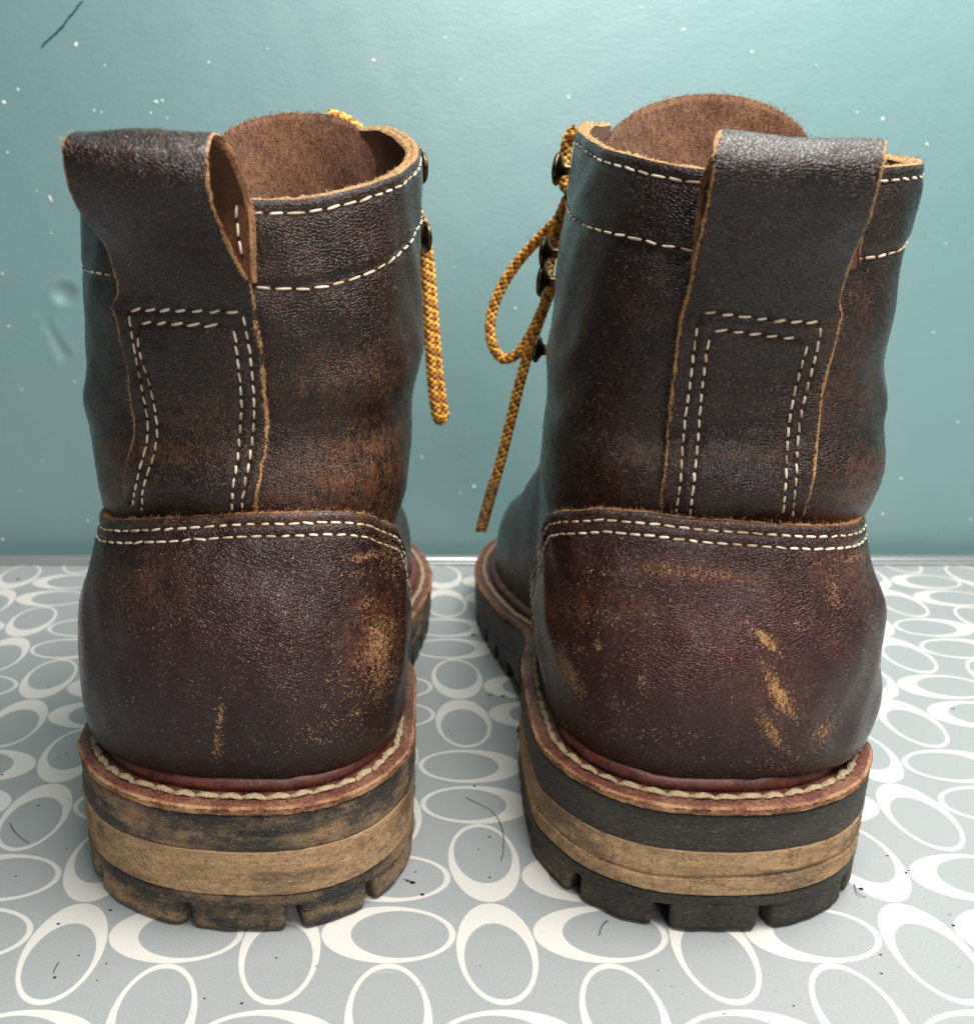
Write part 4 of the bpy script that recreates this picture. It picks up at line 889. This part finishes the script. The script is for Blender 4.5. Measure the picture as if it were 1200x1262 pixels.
    for (a0, a1) in spans:
        m_ = max(6, int((a1 - a0) / .0009)); zr = np.linspace(0, 1, 9); q_ = np.linspace(0, 1, m_)
        cols = []
        def sect(fr, zf):
            fl = .0011 * (zf); sa0, sa1 = a0 - .0007 * zf, a1 + .0007 * zf
            return sa0 + (sa1 - sa0) * fr
        G = []
        for zf in zr:
            qq = sect(q_, zf); oo = atl(qq, hol); ii = atl(qq, inn); zz = zf * (B.zNotch + .0008)
            rnd = .0009 * (np.clip((.12 - zf) / .12, 0, 1) ** 2)
            dirI = nrm(ii - oo); chip = .00025 * noise3(np.column_stack([oo, np.full(m_, zz)]), 130, 99) + rnd
            endr = .0008 * (np.clip((.06 - q_) / .06, 0, 1) ** 2 + np.clip((q_ - .94) / .06, 0, 1) ** 2)
            oo = oo + dirI * (chip + endr)[:, None]
            fw = np.column_stack([oo, np.full(m_, zz)]); bwd = np.column_stack([ii, np.full(m_, zz)])[::-1]
            e1 = fw[-1] * .5 + bwd[0] * .5; e0 = bwd[-1] * .5 + fw[0] * .5
            G.append(np.vstack([fw, e1, bwd, e0]))
        G = np.array(G).transpose(1, 0, 2); nn_ = G.shape[0]; G[:, :, 2] += .0002 * (G[:, :, 2] < .0005)
        uvl = np.zeros((nn_, len(zr), 2)); uvl[:m_, :, 0] = (sect(q_, 0) + s_off)[:, None]; uvl[..., 1] = G[..., 2]
        Fq = [list(f) for f in quads(nn_, len(zr), True)]
        c_ = nn_ * len(zr); V = np.vstack([G.reshape(-1, 3), G[:, 0].mean(0)[None]]); uvv = np.vstack([uvl.reshape(-1, 2), [[0, 0]]])
        Fq += [[((i + 1) % nn_) * len(zr), i * len(zr), c_] for i in range(nn_)]
        mesh_from('lug', V, Fq, lug_mat, base, uv=uvv)
    # forefoot outsole
    fo = o[yy > .112]; fi = np.where(yy > .112)[0]
    fo = resample(np.vstack([o[fi], np.stack([np.linspace(o[fi[-1], 0], o[fi[0], 0], 40)[1:-1], np.full(38, .112)], 1)]), n=520, closed=True)
    sprf = lambda y: np.clip((y - .20) / .06, 0, 1) ** 2 * .004
    black = solemat('forefoot_rubber', (.015, .016, .016), (.26, .18, .10), .08, gloss=.5)
    fobj = layer(B, 'outsole', offset2(fo, .0006), .0075 + sprf(fo[:, 1]), np.interp(fo[:, 1], yy[:480], zw[:480]) * 0 + zwf(fo[:, 1]) - (B.zW - B.zStack) - .0001, black, 6, bot_w=.030, seed=103)
    # arch piece carrying the midsole between heel and forefoot
    fl_ = arclen(fo); ftot = fl_[-1]; fin_ = offset2(fo, .017); k = int(ftot / .0155)
    for i in range(k):
        a0, a1 = (i + .12) / k * ftot, (i + .88) / k * ftot; q_ = np.linspace(a0, a1, 12)
        oo = np.stack([np.interp(q_, fl_, offset2(fo, .0008)[:, c_]) for c_ in range(2)], 1); ii = np.stack([np.interp(q_, fl_, fin_[:, c_]) for c_ in range(2)], 1)
        if oo[:, 1].min() < .121: continue
        loop2 = np.vstack([oo, ii[::-1]]); sp_ = sprf(loop2[:, 1]); lo = np.column_stack([loop2 + nrm(loop2.mean(0) - loop2) * .0005, sp_ + .0002]); hi = np.column_stack([loop2, sp_ + .0082]); n_ = len(loop2)
        V = np.vstack([lo, hi]); Fq = [[a, (a + 1) % n_, (a + 1) % n_ + n_, a + n_] for a in range(n_)] + [list(range(n_))[::-1]]
        mesh_from('lug', V, Fq, black, fobj, smooth_=False, uv=np.column_stack([V[:, 0], V[:, 2]]))
    # ---- vamp and toe
    ys = np.r_[np.linspace(.098, .22, 60), .22 + (.2475 - .22) * np.sin(np.linspace(0, math.pi / 2, 26))[1:]]
    inn_o = offset2(o, .0090); half = len(o) // 2
    rs, ls = inn_o[:half], inn_o[half:]
    i_t = inn_o[:, 1].argmax(); ra_, la_ = inn_o[:i_t + 1], inn_o[i_t:][::-1]
    def xat(side, y): k = np.argsort(side[:, 1]); return np.interp(y, side[k, 1], side[k, 0])
    xr, xl = xat(ra_, ys), xat(la_, ys)
    ht = np.interp(ys, [.098, .12, .14, .16, .18, .20, .215, .23, .24, .2475], [.118, .106, .091, .076, .064, .057, .054, .048, .040, .030]); ht = smooth(ht, 3)
    aa = np.linspace(0, math.pi, 61); cx, hwid = (xr + xl) / 2, (xr - xl) / 2
    zb_ = zwf(ys) + .0004; e = 2 / np.interp(ys, [.10, .17, .22], [3.3, 2.9, 2.4])[:, None]
    shift = med * np.interp(ys, [.10, .14, .18, .24], [.011, .010, .007, .003])[:, None]
    Pv = np.stack([(cx[:, None] + hwid[:, None] * np.sign(np.cos(aa))[None] * np.abs(np.cos(aa))[None] ** e + shift * np.sin(aa)[None] ** 2), np.repeat(ys[:, None], 61, 1), zb_[:, None] + (ht - zb_)[:, None] * np.sin(aa)[None] ** e], -1)
    Pv = Pv + grid_normals(Pv) * 0 ; Nv = grid_normals(Pv)
    Pv = Pv + Nv * (.0006 * noise3(Pv, 35, 111))[..., None]
    at = wear_fields(B, Pv, Nv)
    mesh_from('vamp', Pv.reshape(-1, 3), quads(len(ys), 61), M['quarter'], root, attrs=at)
    # ---- hooks and laces
    for (px, py, yl_, sgx, r) in d['hooks']:
        c = B.Lc(unY(px, py, hy + yl_)); ax_ = nrm(np.array([sgx, .35, 0.08])); u_ = nrm(np.cross(ax_, [0, 0, 1.])); w_ = np.cross(ax_, u_)
        pf = [(-.0065, .0016), (-.0030, .0015), (-.0016, .0018), (-.0008, r * .80), (-.0002, r), (.0006, r * .93), (.0011, r * .6), (.0013, 0.0001)]; th = np.arange(20) / 20 * 6.283
        G = np.array([[c + ax_ * a + (np.cos(t_) * u_ + np.sin(t_) * w_) * rr_ for (a, rr_) in pf] for t_ in th])
        mesh_from('lace_hook', G.reshape(-1, 3), quads(20, len(pf), True), M['brass'], root)
    la = Acc()
    for pth in d['laces']:
        lace_mesh(la, [B.Lc(unY(px, py, hy + yl_)) for (px, py, yl_) in pth])
    # crossings over the tongue
    zz_ = np.linspace(.106, .168, 6)
    for i in range(5):
        for sg in (1, -1):
            f = lambda zq: float(B.yf_shaft(zq))
            p0 = [sg * .020, f(zz_[i]) - .006, zz_[i]]; p1 = [-sg * .020, f(zz_[i + 1]) - .006, zz_[i + 1]]
            m1 = [sg * .006, f(zz_[i]) + .0035 + .0014 * (sg > 0), (zz_[i] * 2 + zz_[i + 1]) / 3]; m2 = [-sg * .006, f(zz_[i + 1]) + .0035 + .0014 * (sg > 0), (zz_[i] + zz_[i + 1] * 2) / 3]
            lace_mesh(la, [p0, m1, m2, p1], step=.0008)
    lobj = la.build('lace', M['lace'], root, attr='strand')
    for (p, q_) in d['aglets']:
        a, b = B.Lc(unY(*p[:2], hy + p[2])), B.Lc(unY(*q_[:2], hy + q_[2])); pa = np.linspace(0, 1, 14)[:, None]; path = a * (1 - pa) + b * pa
        V, (a_, b_), *_ = tube(path, np.r_[.0015, np.full(12, .00195), .0018], 16); ag = mesh_from('aglet', V, quads(a_, b_, True), M['aglet'], lobj)

LEFT.update(soleL=[(100, 860), (98, 900), (97, 930), (99, 980)], soleR=[(512, 845), (513, 880), (513, 930), (512, 980)],
    lat_slope=.10, fall0=.74, tongue=[(268, 172), (276, 160), (292, 151), (320, 141), (355, 136), (400, 138), (430, 147), (446, 162), (456, 184), (462, 200)],
    hooks=[(519, 206, .098, 1, .0047), (524, 292, .100, 1, .0047)],
    laces=[[(405, 141, .108), (424, 147, .108), (439, 157, .107), (451, 170, .106), (463, 182, .104), (480, 196, .100)],
           [(514, 185, .100), (515, 205, .104), (514, 225, .102), (508, 245, .103)],
           [(514, 262, .103), (523, 286, .109), (529, 330, .114), (534, 390, .1165), (539, 450, .1185), (544, 492, .1195), (547, 510, .1195), (543, 518, .1185), (538, 510, .1165), (533, 470, .1150), (528, 400, .1130), (523, 330, .110), (517, 284, .105)]],
    aglets=[])
RIGHT.update(soleL=[(657, 840), (652, 880), (648, 930), (648, 970)], soleR=[(1071, 880), (1076, 915), (1075, 940), (1072, 980)],
    lat_slope=.113, fall0=.72, tongue=[(750, 180), (760, 158), (778, 142), (800, 128), (835, 117), (870, 113), (910, 115), (945, 123), (975, 137), (1000, 160), (1010, 180)],
    hooks=[(687, 208, .094, -1, .0046), (671, 310, .096, -1, .0046), (668, 345, .097, -1, .0050), (662, 430, .098, -1, .0042)],
    laces=[[(708, 160, .098), (700, 172, .100), (696, 195, .101), (694, 222, .100), (702, 236, .099)],
           [(700, 244, .100), (690, 268, .103), (682, 300, .106), (676, 330, .106), (674, 352, .103)],
           [(690, 268, .106), (668, 290, .112), (642, 318, .118), (620, 350, .121), (606, 385, .122), (605, 418, .121), (618, 441, .120), (637, 436, .118), (654, 412, .116), (668, 382, .112), (680, 350, .106)],
           [(684, 345, .106), (668, 385, .112), (652, 432, .116), (641, 470, .117), (630, 515, .118), (619, 560, .119), (608, 600, .120), (599, 632, .120), (593, 653, .120)]],
    aglets=[((610, 590, .1195), (592, 655, .120))])

for d, lab in ((LEFT, 'dark brown leather boot with bulging open pull loop and one upright scuff on its heel'),
               (RIGHT, 'dark brown leather boot with flat pull loop, diagonal heel scuffs and a drooping lace bow')):
    B = Boot(d); tag(B.root, lab, 'boot', 'pair of worn boots'); build_boot(B)

# ------------------------------------------------------------------ crumbs and hairs on the tabletop
t = NT('crumb_dirt'); M['crumb'] = t.fin((.022, .018, .015), .9, spec=.1)
ac = Acc()
spots = [(136, 1122, 2.0), (72, 1139, 2.2), (68, 1205, 2), (97, 1178, 1.6), (131, 1188, 1.5), (508, 1088, 3.2), (502, 1086, 2), (520, 1103, 2.5), (512, 1075, 1.8), (583, 783, 3), (553, 900, 1.5), (603, 1032, 1.6), (590, 1047, 1.4), (585, 969, 1.8), (603, 1082, 1.6), (1061, 1096, 3.6), (1093, 1055, 1.8), (1120, 1073, 1.5), (1175, 1141, 2), (1116, 1076, 2), (978, 1240, 1.6), (1086, 1200, 1.6), (252, 1231, 1.6), (298, 1237, 2), (340, 1181, 1.4), (1085, 1177, 1.6), (892, 1250, 1.6), (604, 857, 2.2), (620, 858, 2), (1174, 874, 1.5), (22, 714, 2), (2, 955, 2), (47, 993, 1.6), (20, 1080, 1.4)]
for i in range(70): spots.append((rng.uniform(0, 1200), rng.uniform(760, 1262), rng.uniform(.6, 1.2)))
for (px, py, s_) in spots:
    c = ground(px, py); k = (py - HORIZON); r = s_ * UL / k
    th = np.arange(7) / 7 * 6.283; rad = r * rng.uniform(.5, 1.2, 7)
    ring = np.stack([c[0] + np.cos(th) * rad * 1.3, c[1] + np.sin(th) * rad, np.full(7, .00002)], 1); V = np.vstack([ring, [[c[0], c[1], r * .7]]])
    ac.add(V, [[i, (i + 1) % 7, 7] for i in range(7)])
hairs = [[(574, 984), (590, 992), (604, 1000), (614, 1012), (620, 1030), (620, 1050), (617, 1062)], [(12, 1015), (18, 1026), (27, 1035), (36, 1040)], [(66, 1200), (70, 1193), (73, 1187)], [(738, 1154), (742, 1143), (749, 1136)], [(497, 1085), (502, 1087), (508, 1089)], [(1052, 1090), (1056, 1104), (1066, 1107)]]
for h_ in hairs:
    p = catmull([ground(*q) for q in h_], 8); p[:, 2] = .00025 + .0004 * np.sin(np.linspace(0, math.pi, len(p))); V, (a_, b_), *_ = tube(p, .00009, 4); Fq = quads(a_, b_, True)
    ac.add(V, np.vstack([Fq[:, [0, 1, 2]], Fq[:, [0, 2, 3]]]))
cr = ac.build('crumbs', M['crumb'], kind='stuff', smooth_=False); cr['label'] = 'dark crumbs and stray hairs scattered on the tabletop'
